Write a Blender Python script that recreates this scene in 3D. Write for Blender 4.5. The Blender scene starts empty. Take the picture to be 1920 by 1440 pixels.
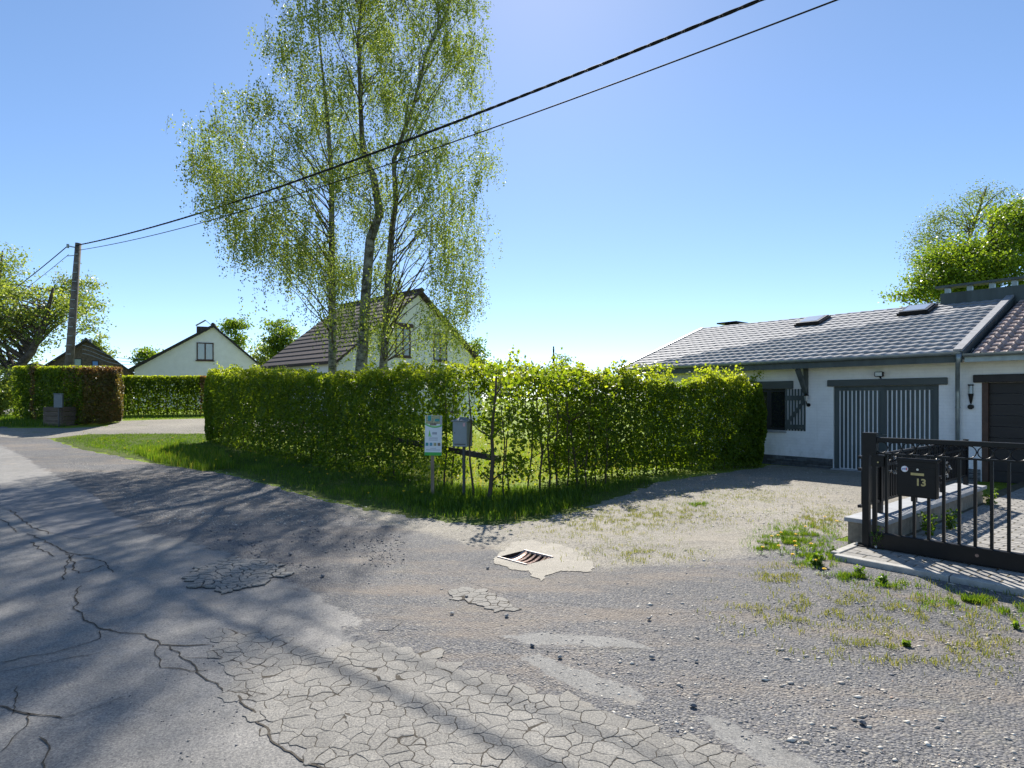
import bpy, math, random
import numpy as np
from mathutils import Vector, Matrix, noise
from mathutils.geometry import delaunay_2d_cdt

random.seed(7)
RNG = np.random.default_rng(7)
S = bpy.context.scene
COL = S.collection
EYE = 1.65
F = 1134.0      # focal length of the photograph in its own pixels
HZ = 750.0      # horizon row

# ---------------------------------------------------------------- camera
cam = bpy.data.cameras.new('camera')
cam.sensor_width = 36
cam.lens = F / 1920 * 36
cam.shift_y = 30 / 1920
cam.clip_start = 0.1
cam.clip_end = 4000
camo = bpy.data.objects.new('camera', cam)
camo.location = (0, 0, EYE)
camo.rotation_euler = (math.pi / 2, 0, 0)
COL.objects.link(camo)
S.camera = camo

# ---------------------------------------------------------------- light
AZ, EL = math.radians(2.5), math.radians(41.5)
w = bpy.data.worlds.new('World')
S.world = w
w.use_nodes = True
nt = w.node_tree
sky = nt.nodes.new('ShaderNodeTexSky')
sky.sky_type = 'NISHITA'
sky.sun_disc = False
sky.sun_elevation = EL
sky.sun_rotation = AZ
sky.altitude = 1500
sky.air_density = 0.7
sky.dust_density = 0.3
sky.ozone_density = 2.0
gam = nt.nodes.new('ShaderNodeGamma'); gam.inputs[1].default_value = 0.82
hsv = nt.nodes.new('ShaderNodeHueSaturation'); hsv.inputs['Saturation'].default_value = 1.15
nt.links.new(sky.outputs[0], gam.inputs[0]); nt.links.new(gam.outputs[0], hsv.inputs['Color'])
nt.links.new(hsv.outputs[0], nt.nodes['Background'].inputs[0])
nt.nodes['Background'].inputs[1].default_value = 0.15
sl = bpy.data.lights.new('sun', 'SUN')
sl.energy = 4.9
sl.angle = math.radians(0.55)
sl.color = (1, 0.95, 0.87)
slo = bpy.data.objects.new('sun', sl)
sd = Vector((math.sin(AZ) * math.cos(EL), math.cos(AZ) * math.cos(EL), math.sin(EL)))
slo.rotation_euler = (-sd).to_track_quat('-Z', 'Y').to_euler()
slo.location = (0, 0, 40)
COL.objects.link(slo)
S.view_settings.view_transform = 'Standard'
S.view_settings.look = 'None'
S.view_settings.gamma = 1
S.view_settings.use_curve_mapping = False
S.view_settings.exposure = 0.9
S.cycles.max_bounces = 8
S.cycles.transmission_bounces = 5
S.cycles.transparent_max_bounces = 6
S.cycles.use_denoising = True

# ---------------------------------------------------------------- materials
def lin(c):
    return tuple(x / 12.92 if x <= 0.04045 else ((x + 0.055) / 1.055) ** 2.4 for x in c)

def newmat(name):
    m = bpy.data.materials.new(name)
    m.use_nodes = True
    return m, m.node_tree, m.node_tree.nodes['Principled BSDF']

def ramp(t, stops, fac):
    r = t.nodes.new('ShaderNodeValToRGB')
    e = r.color_ramp.elements
    while len(e) < len(stops):
        e.new(0.5)
    for i, (p, c) in enumerate(stops):
        e[i].position = p
        e[i].color = (*c, 1)
    t.links.new(fac, r.inputs[0])
    return r.outputs[0]

def coords(t, kind='Object'):
    return t.nodes.new('ShaderNodeTexCoord').outputs[kind]

def worldpos(t):
    return t.nodes.new('ShaderNodeNewGeometry').outputs['Position']

def noise_n(t, vec, scale, detail=4, rough=0.6, dist=0):
    n = t.nodes.new('ShaderNodeTexNoise')
    n.inputs['Scale'].default_value = scale
    n.inputs['Detail'].default_value = detail
    n.inputs['Roughness'].default_value = rough
    n.inputs['Distortion'].default_value = dist
    t.links.new(vec, n.inputs['Vector'])
    return n.outputs[0]

def vor(t, vec, scale, feature='F1', out=0):
    n = t.nodes.new('ShaderNodeTexVoronoi')
    n.feature = feature
    n.inputs['Scale'].default_value = scale
    t.links.new(vec, n.inputs['Vector'])
    return n.outputs[out]

def mixc(t, fac, a, b, mode='MIX'):
    m = t.nodes.new('ShaderNodeMix')
    m.data_type = 'RGBA'
    m.blend_type = mode
    for sock, v in ((m.inputs[0], fac), (m.inputs[6], a), (m.inputs[7], b)):
        if isinstance(v, (int, float)):
            sock.default_value = v
        elif isinstance(v, tuple):
            sock.default_value = (*v, 1)
        else:
            t.links.new(v, sock)
    return m.outputs[2]

def math_n(t, op, a, b=0.0, c=0.0):
    m = t.nodes.new('ShaderNodeMath')
    m.operation = op
    for i, v in enumerate((a, b, c)):
        if isinstance(v, (int, float)):
            m.inputs[i].default_value = v
        else:
            t.links.new(v, m.inputs[i])
    return m.outputs[0]

def maprange(t, v, a, b, c=0.0, d=1.0):
    m = t.nodes.new('ShaderNodeMapRange')
    m.interpolation_type = 'SMOOTHSTEP'
    t.links.new(v, m.inputs[0])
    for i, x in enumerate((a, b, c, d)):
        m.inputs[i + 1].default_value = x
    return m.outputs[0]

def bump(t, bsdf, h, strength, dist=0.01):
    b = t.nodes.new('ShaderNodeBump')
    b.inputs['Strength'].default_value = strength
    b.inputs['Distance'].default_value = dist
    t.links.new(h, b.inputs['Height'])
    t.links.new(b.outputs[0], bsdf.inputs['Normal'])

def simple(name, col, rough=0.6, var=0.25, scale=8, metal=0, bmp=0.3, spec=0.4, stretch=None, per_object=0.0):
    m, t, b = newmat(name)
    v = coords(t)
    if stretch:
        mp = t.nodes.new('ShaderNodeMapping')
        mp.inputs['Scale'].default_value = stretch
        t.links.new(v, mp.inputs[0])
        v = mp.outputs[0]
    n = noise_n(t, v, scale, 6)
    lo = tuple(c * (1 - var) for c in col)
    hi = tuple(min(1, c * (1 + var)) for c in col)
    c = ramp(t, [(0.3, lo), (0.7, hi)], n)
    if per_object:
        rnd = t.nodes.new('ShaderNodeObjectInfo').outputs['Random']
        f = math_n(t, 'MULTIPLY_ADD', rnd, 2 * per_object, 1 - per_object)
        cmb = t.nodes.new('ShaderNodeCombineColor')
        for i in range(3):
            t.links.new(f, cmb.inputs[i])
        c = mixc(t, 1.0, c, cmb.outputs[0], 'MULTIPLY')
    t.links.new(c, b.inputs['Base Color'])
    b.inputs['Roughness'].default_value = rough
    b.inputs['Metallic'].default_value = metal
    b.inputs['Specular IOR Level'].default_value = spec
    if bmp:
        bump(t, b, noise_n(t, v, scale * 5, 5), bmp, 0.004)
    return m

def leafmat(name, stops, trans=0.5, tboost=(2.3, 2.1, 0.8), rough=0.42, spec=0.45):
    m, t, b = newmat(name)
    a = t.nodes.new('ShaderNodeAttribute')
    a.attribute_name = 'tint'
    c = ramp(t, stops, a.outputs['Fac'])
    t.links.new(c, b.inputs['Base Color'])
    b.inputs['Roughness'].default_value = rough
    b.inputs['Specular IOR Level'].default_value = spec
    tr = t.nodes.new('ShaderNodeBsdfTranslucent')
    tc = mixc(t, 1.0, c, tboost, 'MULTIPLY')
    t.links.new(tc, tr.inputs[0])
    mx = t.nodes.new('ShaderNodeMixShader')
    mx.inputs[0].default_value = trans
    t.links.new(b.outputs[0], mx.inputs[1])
    t.links.new(tr.outputs[0], mx.inputs[2])
    t.links.new(mx.outputs[0], t.nodes['Material Output'].inputs[0])
    return m

M = {}
M['hedge_leaf'] = leafmat('hedge_leaf', [(0, (.035, .07, .008)), (.5, (.085, .145, .014)), (.85, (.16, .22, .022)), (1, (.22, .28, .04))], trans=.62, tboost=(2.7, 2.3, .8), spec=.3)
M['copper_leaf'] = leafmat('copper_leaf', [(0, (.07, .10, .014)), (.5, (.14, .10, .03)), (1, (.27, .13, .065))], tboost=(1.5, 1.4, .9))
M['birch_leaf'] = leafmat('birch_leaf', [(0, (.055, .085, .022)), (.6, (.115, .16, .035)), (1, (.21, .25, .06))], trans=.52, tboost=(2.2, 2.1, 1.0), rough=.5, spec=.35)
M['maple_leaf'] = leafmat('maple_leaf', [(0, (.05, .10, .014)), (.6, (.12, .19, .02)), (1, (.23, .29, .035))])
M['dull_leaf'] = leafmat('dull_leaf', [(0, (.08, .125, .03)), (.6, (.15, .205, .05)), (1, (.26, .30, .09))])
M['needle'] = leafmat('needle', [(0, (.012, .028, .014)), (1, (.04, .065, .028))], trans=.15)
M['grass_blade'] = leafmat('grass_blade', [(0, (.028, .065, .008)), (.55, (.075, .15, .012)), (.9, (.16, .22, .02)), (1, (.26, .24, .08))], trans=.5, tboost=(2.1, 1.9, .8))
M['dry_grass'] = leafmat('dry_grass', [(0, (.10, .15, .02)), (.6, (.22, .23, .05)), (1, (.34, .30, .12))], trans=.4, tboost=(1.6, 1.5, .9))
M['weed_leaf'] = leafmat('weed_leaf', [(0, (.04, .09, .012)), (.6, (.10, .18, .02)), (1, (.2, .26, .04))])

def bark(name, pale, dark, hi=.6):
    m, t, b = newmat(name)
    v = coords(t)
    mp = t.nodes.new('ShaderNodeMapping')
    mp.inputs['Scale'].default_value = (1, 1, 1.8)
    t.links.new(v, mp.inputs[0])
    n = noise_n(t, mp.outputs[0], 4, 8, .7)
    t.links.new(ramp(t, [(.42, dark), (hi, pale)], n), b.inputs['Base Color'])
    b.inputs['Roughness'].default_value = .85
    bump(t, b, noise_n(t, v, 30, 5), .7, .01)
    return m
M['birch_bark'] = bark('birch_bark', (.31, .29, .25), (.05, .045, .035), .62)
M['bark'] = bark('bark', (.13, .10, .07), (.04, .03, .02))
M['twig'] = simple('twig', (.075, .055, .035), .8)

# asphalt
def asphalt(name, base):
    m, t, b = newmat(name)
    asphalt_nodes(t, b, base, name)
    return m
def asphalt_nodes(t, b, base, name):
    v = worldpos(t)
    big = noise_n(t, v, .6, 5, .6)
    mid = noise_n(t, v, 5, 5, .6)
    fine = noise_n(t, v, 85, 4, .8)
    c = ramp(t, [(.3, tuple(x * .78 for x in base)), (.7, tuple(x * 1.2 for x in base))], big)
    c = mixc(t, .35, c, ramp(t, [(.3, tuple(x * .6 for x in base)), (.7, tuple(x * 1.35 for x in base))], mid))
    c = mixc(t, .8, c, ramp(t, [(.3, (.25, .25, .26)), (.5, (1.0, .99, .97)), (.7, (1.9, 1.85, 1.7))], fine), 'MULTIPLY')
    # pale aggregate grains and dusty tan stains
    gr = vor(t, v, 95, 'F1', 0)
    sel = math_n(t, 'LESS_THAN', gr, .20)
    sel = math_n(t, 'MULTIPLY', sel, maprange(t, noise_n(t, v, 60, 1), .52, .6))
    c = mixc(t, math_n(t, 'MULTIPLY', sel, .55), c, (.42, .39, .33))
    dust = maprange(t, noise_n(t, v, 1.7, 7, .65), .55, .72)
    c = mixc(t, math_n(t, 'MULTIPLY', dust, .35), c, (.33, .27, .20))
    rnd_ = t.nodes.new('ShaderNodeObjectInfo').outputs['Random']
    f_ = math_n(t, 'MULTIPLY_ADD', rnd_, .18, .91)
    cm_ = t.nodes.new('ShaderNodeCombineColor')
    for i_ in range(3): t.links.new(f_, cm_.inputs[i_])
    if 'piece' in name: c = mixc(t, 1.0, c, cm_.outputs[0], 'MULTIPLY')
    t.links.new(c, b.inputs['Base Color'])
    b.inputs['Roughness'].default_value = .82
    b.inputs['Specular IOR Level'].default_value = .35
    bump(t, b, math_n(t, 'ADD', fine, math_n(t, 'MULTIPLY', mid, 1.5)), .8, .006)
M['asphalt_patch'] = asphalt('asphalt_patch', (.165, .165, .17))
M['asphalt_piece'] = asphalt('asphalt_piece', (.212, .202, .184))
M['concrete'] = asphalt('concrete_rough', (.285, .262, .222))
M['pale_patch'] = asphalt('pale_patch_piece', (.44, .41, .35))
M['crack'] = simple('crack', (.075, .066, .054), .95, .5, 60, spec=.1)

def gravelmat(name, cols, dustc, dustamt, green=0.0, scale=55, soft=.0):
    m, t, b = newmat(name)
    v = worldpos(t)
    cell = vor(t, v, scale, 'F1', 1)
    sep = t.nodes.new('ShaderNodeSeparateColor')
    t.links.new(cell, sep.inputs[0])
    c = ramp(t, cols, sep.outputs[0])
    d1 = vor(t, v, scale, 'F1', 0)
    c = mixc(t, .75, c, ramp(t, [(.0, (1.15, 1.15, 1.15)), (.5, (.95, .95, .95)), (.75, (.4, .4, .4))], d1), 'MULTIPLY')
    cell2 = vor(t, v, scale * 2.3, 'F1', 1)
    s2 = t.nodes.new('ShaderNodeSeparateColor')
    t.links.new(cell2, s2.inputs[0])
    c = mixc(t, .45, c, ramp(t, cols, s2.outputs[1]))
    mp = t.nodes.new('ShaderNodeMapping')
    mp.inputs['Rotation'].default_value = (0, 0, math.radians(42))
    mp.inputs['Scale'].default_value = (.55, 1.7, 1)
    t.links.new(v, mp.inputs[0])
    dn = noise_n(t, mp.outputs[0], .95, 7, .62)
    dust = maprange(t, dn, .46, .64)
    c = mixc(t, math_n(t, 'MULTIPLY', dust, dustamt), c, mixc(t, .5, dustc, c))
    if green:
        gn = maprange(t, noise_n(t, v, 1.4, 6, .7), .54, .66)
        c = mixc(t, math_n(t, 'MULTIPLY', gn, green), c, (.17, .19, .05))
    t.links.new(c, b.inputs['Base Color'])
    b.inputs['Roughness'].default_value = .85
    b.inputs['Specular IOR Level'].default_value = .3
    h = math_n(t, 'SUBTRACT', 1.0, d1)
    bump(t, b, h, 1.0, .012)
    return m
DARK = [(0, (.075, .077, .086)), (.5, (.14, .14, .148)), (.8, (.20, .192, .178)), (1, (.36, .33, .28))]
PALE = [(0, (.14, .128, .11)), (.4, (.27, .245, .205)), (.8, (.35, .325, .27)), (1, (.50, .465, .40))]
def gravel2(name, scale=62, over=None):
    m, t, b = newmat(name)
    v = worldpos(t)
    at = t.nodes.new('ShaderNodeAttribute'); at.attribute_name = 'pale' if over is None else 'none'
    n3 = noise_n(t, v, 2.6, 8, .7)
    pale = maprange(t, math_n(t, 'ADD', at.outputs['Fac'], math_n(t, 'MULTIPLY_ADD', n3, 1.1, -.55)), .35, .75)
    cell = vor(t, v, scale, 'F1', 1)
    sep = t.nodes.new('ShaderNodeSeparateColor'); t.links.new(cell, sep.inputs[0])
    c2 = vor(t, v, scale * 2.3, 'F1', 1)
    s2 = t.nodes.new('ShaderNodeSeparateColor'); t.links.new(c2, s2.inputs[0])
    d1 = vor(t, v, scale, 'F1', 0)
    cols = []
    for rp in (DARK, PALE):
        c = mixc(t, .5, ramp(t, rp, sep.outputs[0]), ramp(t, rp, s2.outputs[1]))
        cols.append(c)
    c = mixc(t, pale, cols[0], cols[1])
    c = mixc(t, .7, c, ramp(t, [(.0, (1.15, 1.15, 1.15)), (.5, (.95, .95, .95)), (.75, (.45, .45, .45))], d1), 'MULTIPLY')
    big = noise_n(t, v, .35, 4, .6)
    c = mixc(t, 1.0, c, ramp(t, [(.3, (.82, .82, .82)), (.7, (1.15, 1.15, 1.15))], big), 'MULTIPLY')
    mp = t.nodes.new('ShaderNodeMapping')
    mp.inputs['Rotation'].default_value = (0, 0, math.radians(42))
    mp.inputs['Scale'].default_value = (.5, 1.9, 1)
    t.links.new(v, mp.inputs[0])
    dust = maprange(t, noise_n(t, mp.outputs[0], .95, 9, .68), .45, .66)
    dc = mixc(t, pale, (.27, .215, .16), (.38, .335, .265))
    fine = noise_n(t, v, 110, 3, .7)
    dc = mixc(t, 1.0, dc, ramp(t, [(.3, (.6, .6, .6)), (.7, (1.3, 1.3, 1.3))], fine), 'MULTIPLY')
    c = mixc(t, math_n(t, 'MULTIPLY', dust, .48), c, dc)
    gn = maprange(t, noise_n(t, v, 1.4, 7, .72), .55, .68)
    c = mixc(t, math_n(t, 'MULTIPLY', math_n(t, 'MULTIPLY', gn, .45), math_n(t, 'ADD', pale, .15)), c, (.13, .145, .04))
    t.links.new(c, b.inputs['Base Color'])
    b.inputs['Roughness'].default_value = .88
    b.inputs['Specular IOR Level'].default_value = .25
    bump(t, b, math_n(t, 'ADD', math_n(t, 'SUBTRACT', 1.0, d1), math_n(t, 'MULTIPLY', n3, 2.0)), 1.0, .010)
    if over is not None:
        # second shader: sound asphalt, breaking up towards the rim of the sheet
        b2 = t.nodes.new('ShaderNodeBsdfPrincipled')
        asphalt_nodes(t, b2, over, name)
        rim = t.nodes.new('ShaderNodeAttribute'); rim.attribute_name = 'pale'
        br = noise_n(t, v, 5, 9, .72)
        f = maprange(t, math_n(t, 'ADD', rim.outputs['Fac'], math_n(t, 'MULTIPLY_ADD', br, 1.5, -.75)), .42, .58)
        mx = t.nodes.new('ShaderNodeMixShader')
        t.links.new(f, mx.inputs[0]); t.links.new(b.outputs[0], mx.inputs[1]); t.links.new(b2.outputs[0], mx.inputs[2])
        t.links.new(mx.outputs[0], t.nodes['Material Output'].inputs[0])
    return m
M['gravel'] = gravel2('gravel')
M['asphalt'] = gravel2('asphalt', over=(.205, .198, .188))
M['asphalt_remnant'] = gravel2('asphalt_remnant', over=(.19, .187, .18))

def grassmat(name, a, bcol, c3):
    m, t, b = newmat(name)
    v = worldpos(t)
    n = noise_n(t, v, 1.1, 6, .65)
    f = noise_n(t, v, 40, 4, .7)
    c = ramp(t, [(.3, a), (.55, bcol), (.75, c3)], n)
    c = mixc(t, .6, c, ramp(t, [(.3, (.45, .5, .4)), (.7, (1.5, 1.5, 1.3))], f), 'MULTIPLY')
    t.links.new(c, b.inputs['Base Color'])
    b.inputs['Roughness'].default_value = .9
    b.inputs['Specular IOR Level'].default_value = .15
    bump(t, b, f, 1.0, .03)
    return m
M['lawn'] = grassmat('lawn', (.13, .20, .02), (.20, .26, .03), (.28, .30, .06))
M['verge_soil'] = grassmat('verge_soil', (.055, .085, .018), (.09, .12, .02), (.13, .14, .04))

M['pebble'] = None
def pebblemat():
    m, t, b = newmat('pebble')
    a = t.nodes.new('ShaderNodeAttribute')
    a.attribute_name = 'tint'
    c = ramp(t, [(0, (.06, .065, .08)), (.35, (.16, .16, .165)), (.6, (.33, .29, .24)), (.92, (.60, .56, .48)), (1, (.5, .27, .16))], a.outputs['Fac'])
    t.links.new(c, b.inputs['Base Color'])
    b.inputs['Roughness'].default_value = .7
    return m
M['pebble'] = pebblemat()

def wallmat():
    m, t, b = newmat('painted_brick')
    v = coords(t)
    sp = t.nodes.new('ShaderNodeSeparateXYZ')
    t.links.new(v, sp.inputs[0])
    cb = t.nodes.new('ShaderNodeCombineXYZ')
    t.links.new(math_n(t, 'ADD', sp.outputs[0], sp.outputs[1]), cb.inputs[0])
    t.links.new(sp.outputs[2], cb.inputs[1])
    br = t.nodes.new('ShaderNodeTexBrick')
    br.inputs['Scale'].default_value = 1
    br.inputs['Brick Width'].default_value = .22
    br.inputs['Row Height'].default_value = .07
    br.inputs['Mortar Size'].default_value = .006
    br.inputs['Color1'].default_value = (1, 1, 1, 1)
    br.inputs['Color2'].default_value = (.9, .9, .9, 1)
    br.inputs['Mortar'].default_value = (0, 0, 0, 1)
    t.links.new(cb.outputs[0], br.inputs['Vector'])
    n = noise_n(t, v, 2.5, 8, .7)
    c = ramp(t, [(.3, (.72, .72, .71)), (.65, (.84, .84, .83))], n)
    c = mixc(t, .05, c, br.outputs[0], 'MULTIPLY')
    mp = t.nodes.new('ShaderNodeMapping')
    mp.inputs['Scale'].default_value = (3, 3, 40)
    t.links.new(v, mp.inputs[0])
    st = maprange(t, noise_n(t, mp.outputs[0], 1, 3), .66, .72)
    c = mixc(t, math_n(t, 'MULTIPLY', st, .35), c, (.42, .42, .44))
    stain = math_n(t, 'MULTIPLY', maprange(t, sp.outputs[2], .25, .95, 1.0, 0.0), maprange(t, noise_n(t, v, 3.5, 8, .7), .42, .66))
    c = mixc(t, math_n(t, 'MULTIPLY', stain, .30), c, (.36, .34, .28))
    mp2 = t.nodes.new('ShaderNodeMapping'); mp2.inputs['Scale'].default_value = (6, 6, .5)
    t.links.new(v, mp2.inputs[0])
    drip = maprange(t, noise_n(t, mp2.outputs[0], 1.2, 5), .56, .72)
    c = mixc(t, math_n(t, 'MULTIPLY', drip, .16), c, (.42, .42, .40))
    t.links.new(c, b.inputs['Base Color'])
    b.inputs['Roughness'].default_value = .75
    h = math_n(t, 'ADD', br.outputs[0], math_n(t, 'MULTIPLY', noise_n(t, v, 30, 5), .8))
    bump(t, b, h, .4, .005)
    return m
M['painted_brick'] = wallmat()
M['render_white'] = simple('render_white', (.80, .79, .785), .85, .06, 3, bmp=.3)
M['slate'] = simple('slate', (.085, .095, .10), .55, .4, 14, bmp=.6, per_object=.45)
M['tile_grey'] = simple('tile_grey', (.31, .31, .32), .78, .18, 9, bmp=.12, spec=.3, per_object=.12)
M['tile_brown'] = simple('tile_brown', (.33, .24, .21), .5, .3, 9, bmp=.15, spec=.5, per_object=.25)
M['tile_far'] = simple('tile_far', (.06, .042, .037), .8, .25, 6, bmp=.2, per_object=.2)
M['roof_dark'] = simple('roof_dark', (.035, .032, .032), .85, .3, 6)
M['underlay'] = simple('underlay', (.03, .03, .032), .9)
M['charcoal_paint'] = simple('charcoal_paint', (.062, .078, .078), .5, .32, 5, bmp=.25, stretch=(1, 1, .15))
M['charcoal_beam'] = simple('charcoal_beam', (.075, .088, .086), .6, .25, 5, bmp=.6, stretch=(.15, 1, 1))
M['white_paint'] = simple('white_paint', (.82, .83, .84), .5, .05, 4)
M['soffit'] = simple('soffit', (.62, .60, .52), .7, .1, 6)
M['zinc'] = simple('zinc', (.27, .31, .32), .42, .2, 6, metal=.55, bmp=.1)
M['dark_door'] = simple('dark_door', (.022, .018, .017), .5, .3, 5, stretch=(.1, 1, 1))
M['dark_beam'] = simple('dark_beam', (.028, .024, .024), .6, .3, 5)
M['brown_frame'] = simple('brown_frame', (.07, .035, .022), .5, .3, 8)
M['dark_frame'] = simple('dark_frame', (.018, .02, .022), .4, .2, 8)
M['black_metal'] = simple('black_metal', (.005, .005, .006), .38, .3, 14, bmp=.1, spec=.3)
M['bluestone'] = simple('bluestone', (.29, .30, .31), .6, .15, 7, bmp=.3, per_object=.1)
M['wall_render'] = simple('wall_render', (.24, .205, .155), .9, .4, 9, bmp=1)
M['paver'] = simple('paver', (.27, .255, .23), .85, .25, 22, bmp=.7, per_object=.16)
M['joint'] = simple('joint', (.10, .085, .05), .95, .5, 15, bmp=.8)
M['kerb'] = simple('kerb', (.36, .345, .31), .85, .2, 14, bmp=.7)
M['iron'] = simple('iron', (.30, .20, .16), .45, .35, 18, metal=.5, bmp=.6)
M['iron_frame'] = simple('iron_frame', (.36, .31, .28), .5, .3, 20, metal=.3, bmp=.5)
M['pit'] = simple('pit', (.02, .014, .012), .95)
M['grey_box'] = simple('grey_box', (.25, .28, .29), .5, .08, 9, bmp=.1)
M['grey_box_dark'] = simple('grey_box_dark', (.13, .16, .18), .5, .12, 9, bmp=.1)
M['steel_post'] = simple('steel_post', (.06, .062, .066), .55, .2, 9)
M['wood_post'] = simple('wood_post', (.27, .20, .14), .8, .3, 10, bmp=.5, stretch=(3, 3, .3))
M['old_wood'] = simple('old_wood', (.11, .085, .062), .85, .4, 8, bmp=.6, stretch=(.3, 3, 3), per_object=.25)
M['dark_wood'] = simple('dark_wood', (.045, .036, .028), .85, .4, 8, bmp=.8)
M['pole'] = simple('pole', (.135, .115, .095), .9, .45, 5, bmp=.7)
M['cable'] = simple('cable', (.018, .019, .022), .75, .2, 9, bmp=0, spec=.12)
M['cable_grey'] = simple('cable_grey', (.22, .24, .27), .5, .1, 9, bmp=0)
M['brass'] = simple('brass', (.48, .39, .17), .4, .15, 20, metal=.3, bmp=.1)
M['chrome'] = simple('chrome', (.6, .6, .6), .3, .05, 20, metal=.8, bmp=0)
M['sticker_white'] = simple('sticker_white', (.75, .74, .78), .5, .04, 9, bmp=0)
M['sticker_red'] = simple('sticker_red', (.6, .16, .14), .5, .04, 9, bmp=0)
M['sticker_blue'] = simple('sticker_blue', (.12, .16, .4), .5, .04, 9, bmp=0)
M['sticker_pink'] = simple('sticker_pink', (.62, .36, .38), .5, .05, 9, bmp=0)
M['sign_white'] = simple('sign_white', (.78, .80, .82), .45, .03, 5, bmp=0)
M['sign_green'] = simple('sign_green', (.06, .42, .07), .45, .08, 5, bmp=0)
M['sign_light_green'] = simple('sign_light_green', (.25, .62, .12), .45, .08, 5, bmp=0)
M['sign_teal'] = simple('sign_teal', (.05, .28, .28), .45, .3, 40, bmp=0)
M['sign_khaki'] = simple('sign_khaki', (.38, .36, .20), .45, .5, 45, bmp=0)
M['sign_brown'] = simple('sign_brown', (.26, .20, .15), .45, .6, 45, bmp=0)
M['sign_grey'] = simple('sign_grey', (.38, .40, .45), .45, .1, 5, bmp=0)
M['sign_blue'] = simple('sign_blue', (.12, .32, .42), .45, .4, 45, bmp=0)
M['yellow_petal'] = simple('yellow_petal', (.85, .58, .01), .6, .12, 60, bmp=.3)
M['curtain'] = simple('curtain', (.30, .36, .36), .8, .2, 6)
M['blue_pane'] = simple('blue_pane', (.10, .22, .52), .6, .1, 6)
M['stone_dark'] = simple('stone_dark', (.10, .075, .06), .9, .5, 6, bmp=.8)
M['dark_wicker'] = simple('dark_wicker', (.30, .29, .28), .8, .4, 20)
M['room_dark'] = simple('room_dark', (.012, .012, .012), .9, bmp=0)
M['terracotta'] = simple('terracotta', (.30, .12, .06), .8)
def glassmat(name, col, rough=.03):
    m, t, b = newmat(name)
    b.inputs['Base Color'].default_value = (*col, 1)
    b.inputs['Roughness'].default_value = rough
    b.inputs['Specular IOR Level'].default_value = .9
    b.inputs['Coat Weight'].default_value = .6
    b.inputs['Coat Roughness'].default_value = .02
    return m
M['glass'] = glassmat('glass', (.018, .022, .022))
M['glass_pale'] = glassmat('glass_pale', (.30, .33, .33), .15)
M['skylight_glass'] = glassmat('skylight_glass', (.30, .33, .36), .25)

# ---------------------------------------------------------------- terrain
_ty = np.array([-50, 12, 15, 19.3, 23, 28, 35, 60, 5000.])
_tz = np.array([0, 0, .05, .30, .70, .95, 1.05, 1.1, 1.1])
def _smooth_table():
    ys = np.arange(-50, 70, .25)
    z = np.interp(ys, _ty, _tz)
    k = np.exp(-np.linspace(-2, 2, 17) ** 2); k /= k.sum()
    z = np.convolve(np.pad(z, 8, mode='edge'), k, 'valid')
    return ys, z
_TY, _TZ = _smooth_table()
def gz(x, y):
    wgt = np.clip((2.0 - np.asarray(x, float)) / 8.0, 0, 1)
    wgt = wgt * wgt * (3 - 2 * wgt)
    return wgt * np.interp(y, _TY, _TZ)

def G(px, py, off=0.0):
    """point of the ground seen at a place of the photograph"""
    dx, dz = (px - 960) / F, (HZ - py) / F
    lo, hi = 1.0, 80.0
    for _ in range(50):
        m = (lo + hi) / 2
        if EYE + dz * m - off > gz(dx * m, m):
            lo = m
        else:
            hi = m
    return Vector((dx * lo, lo, float(gz(dx * lo, lo)) + off))

def A(px, py, Y):
    return Vector(((px - 960) / F * Y, Y, EYE + (HZ - py) / F * Y))

# ---------------------------------------------------------------- object helpers
def tag(o, label=None, cat=None, group=None, kind=None):
    if label: o['label'] = label
    if cat: o['category'] = cat
    if group: o['group'] = group
    if kind: o['kind'] = kind
    return o

def empty(name, loc=(0, 0, 0), rz=0.0):
    o = bpy.data.objects.new(name, None)
    o.location = loc
    o.rotation_euler = (0, 0, rz)
    o.empty_display_size = .2
    COL.objects.link(o)
    return o

def link(name, me, parent=None, mat=None, loc=None, smooth=False):
    if mat is not None and len(me.materials) == 0:
        me.materials.append(M[mat] if isinstance(mat, str) else mat)
    o = bpy.data.objects.new(name, me)
    if loc is not None: o.location = loc
    COL.objects.link(o)
    if parent: o.parent = parent
    return o

def copy_tree(o, parent=None):
    c = o.copy()
    COL.objects.link(c)
    c.parent = parent
    for ch in list(o.children):
        copy_tree(ch, c)
    return c

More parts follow.
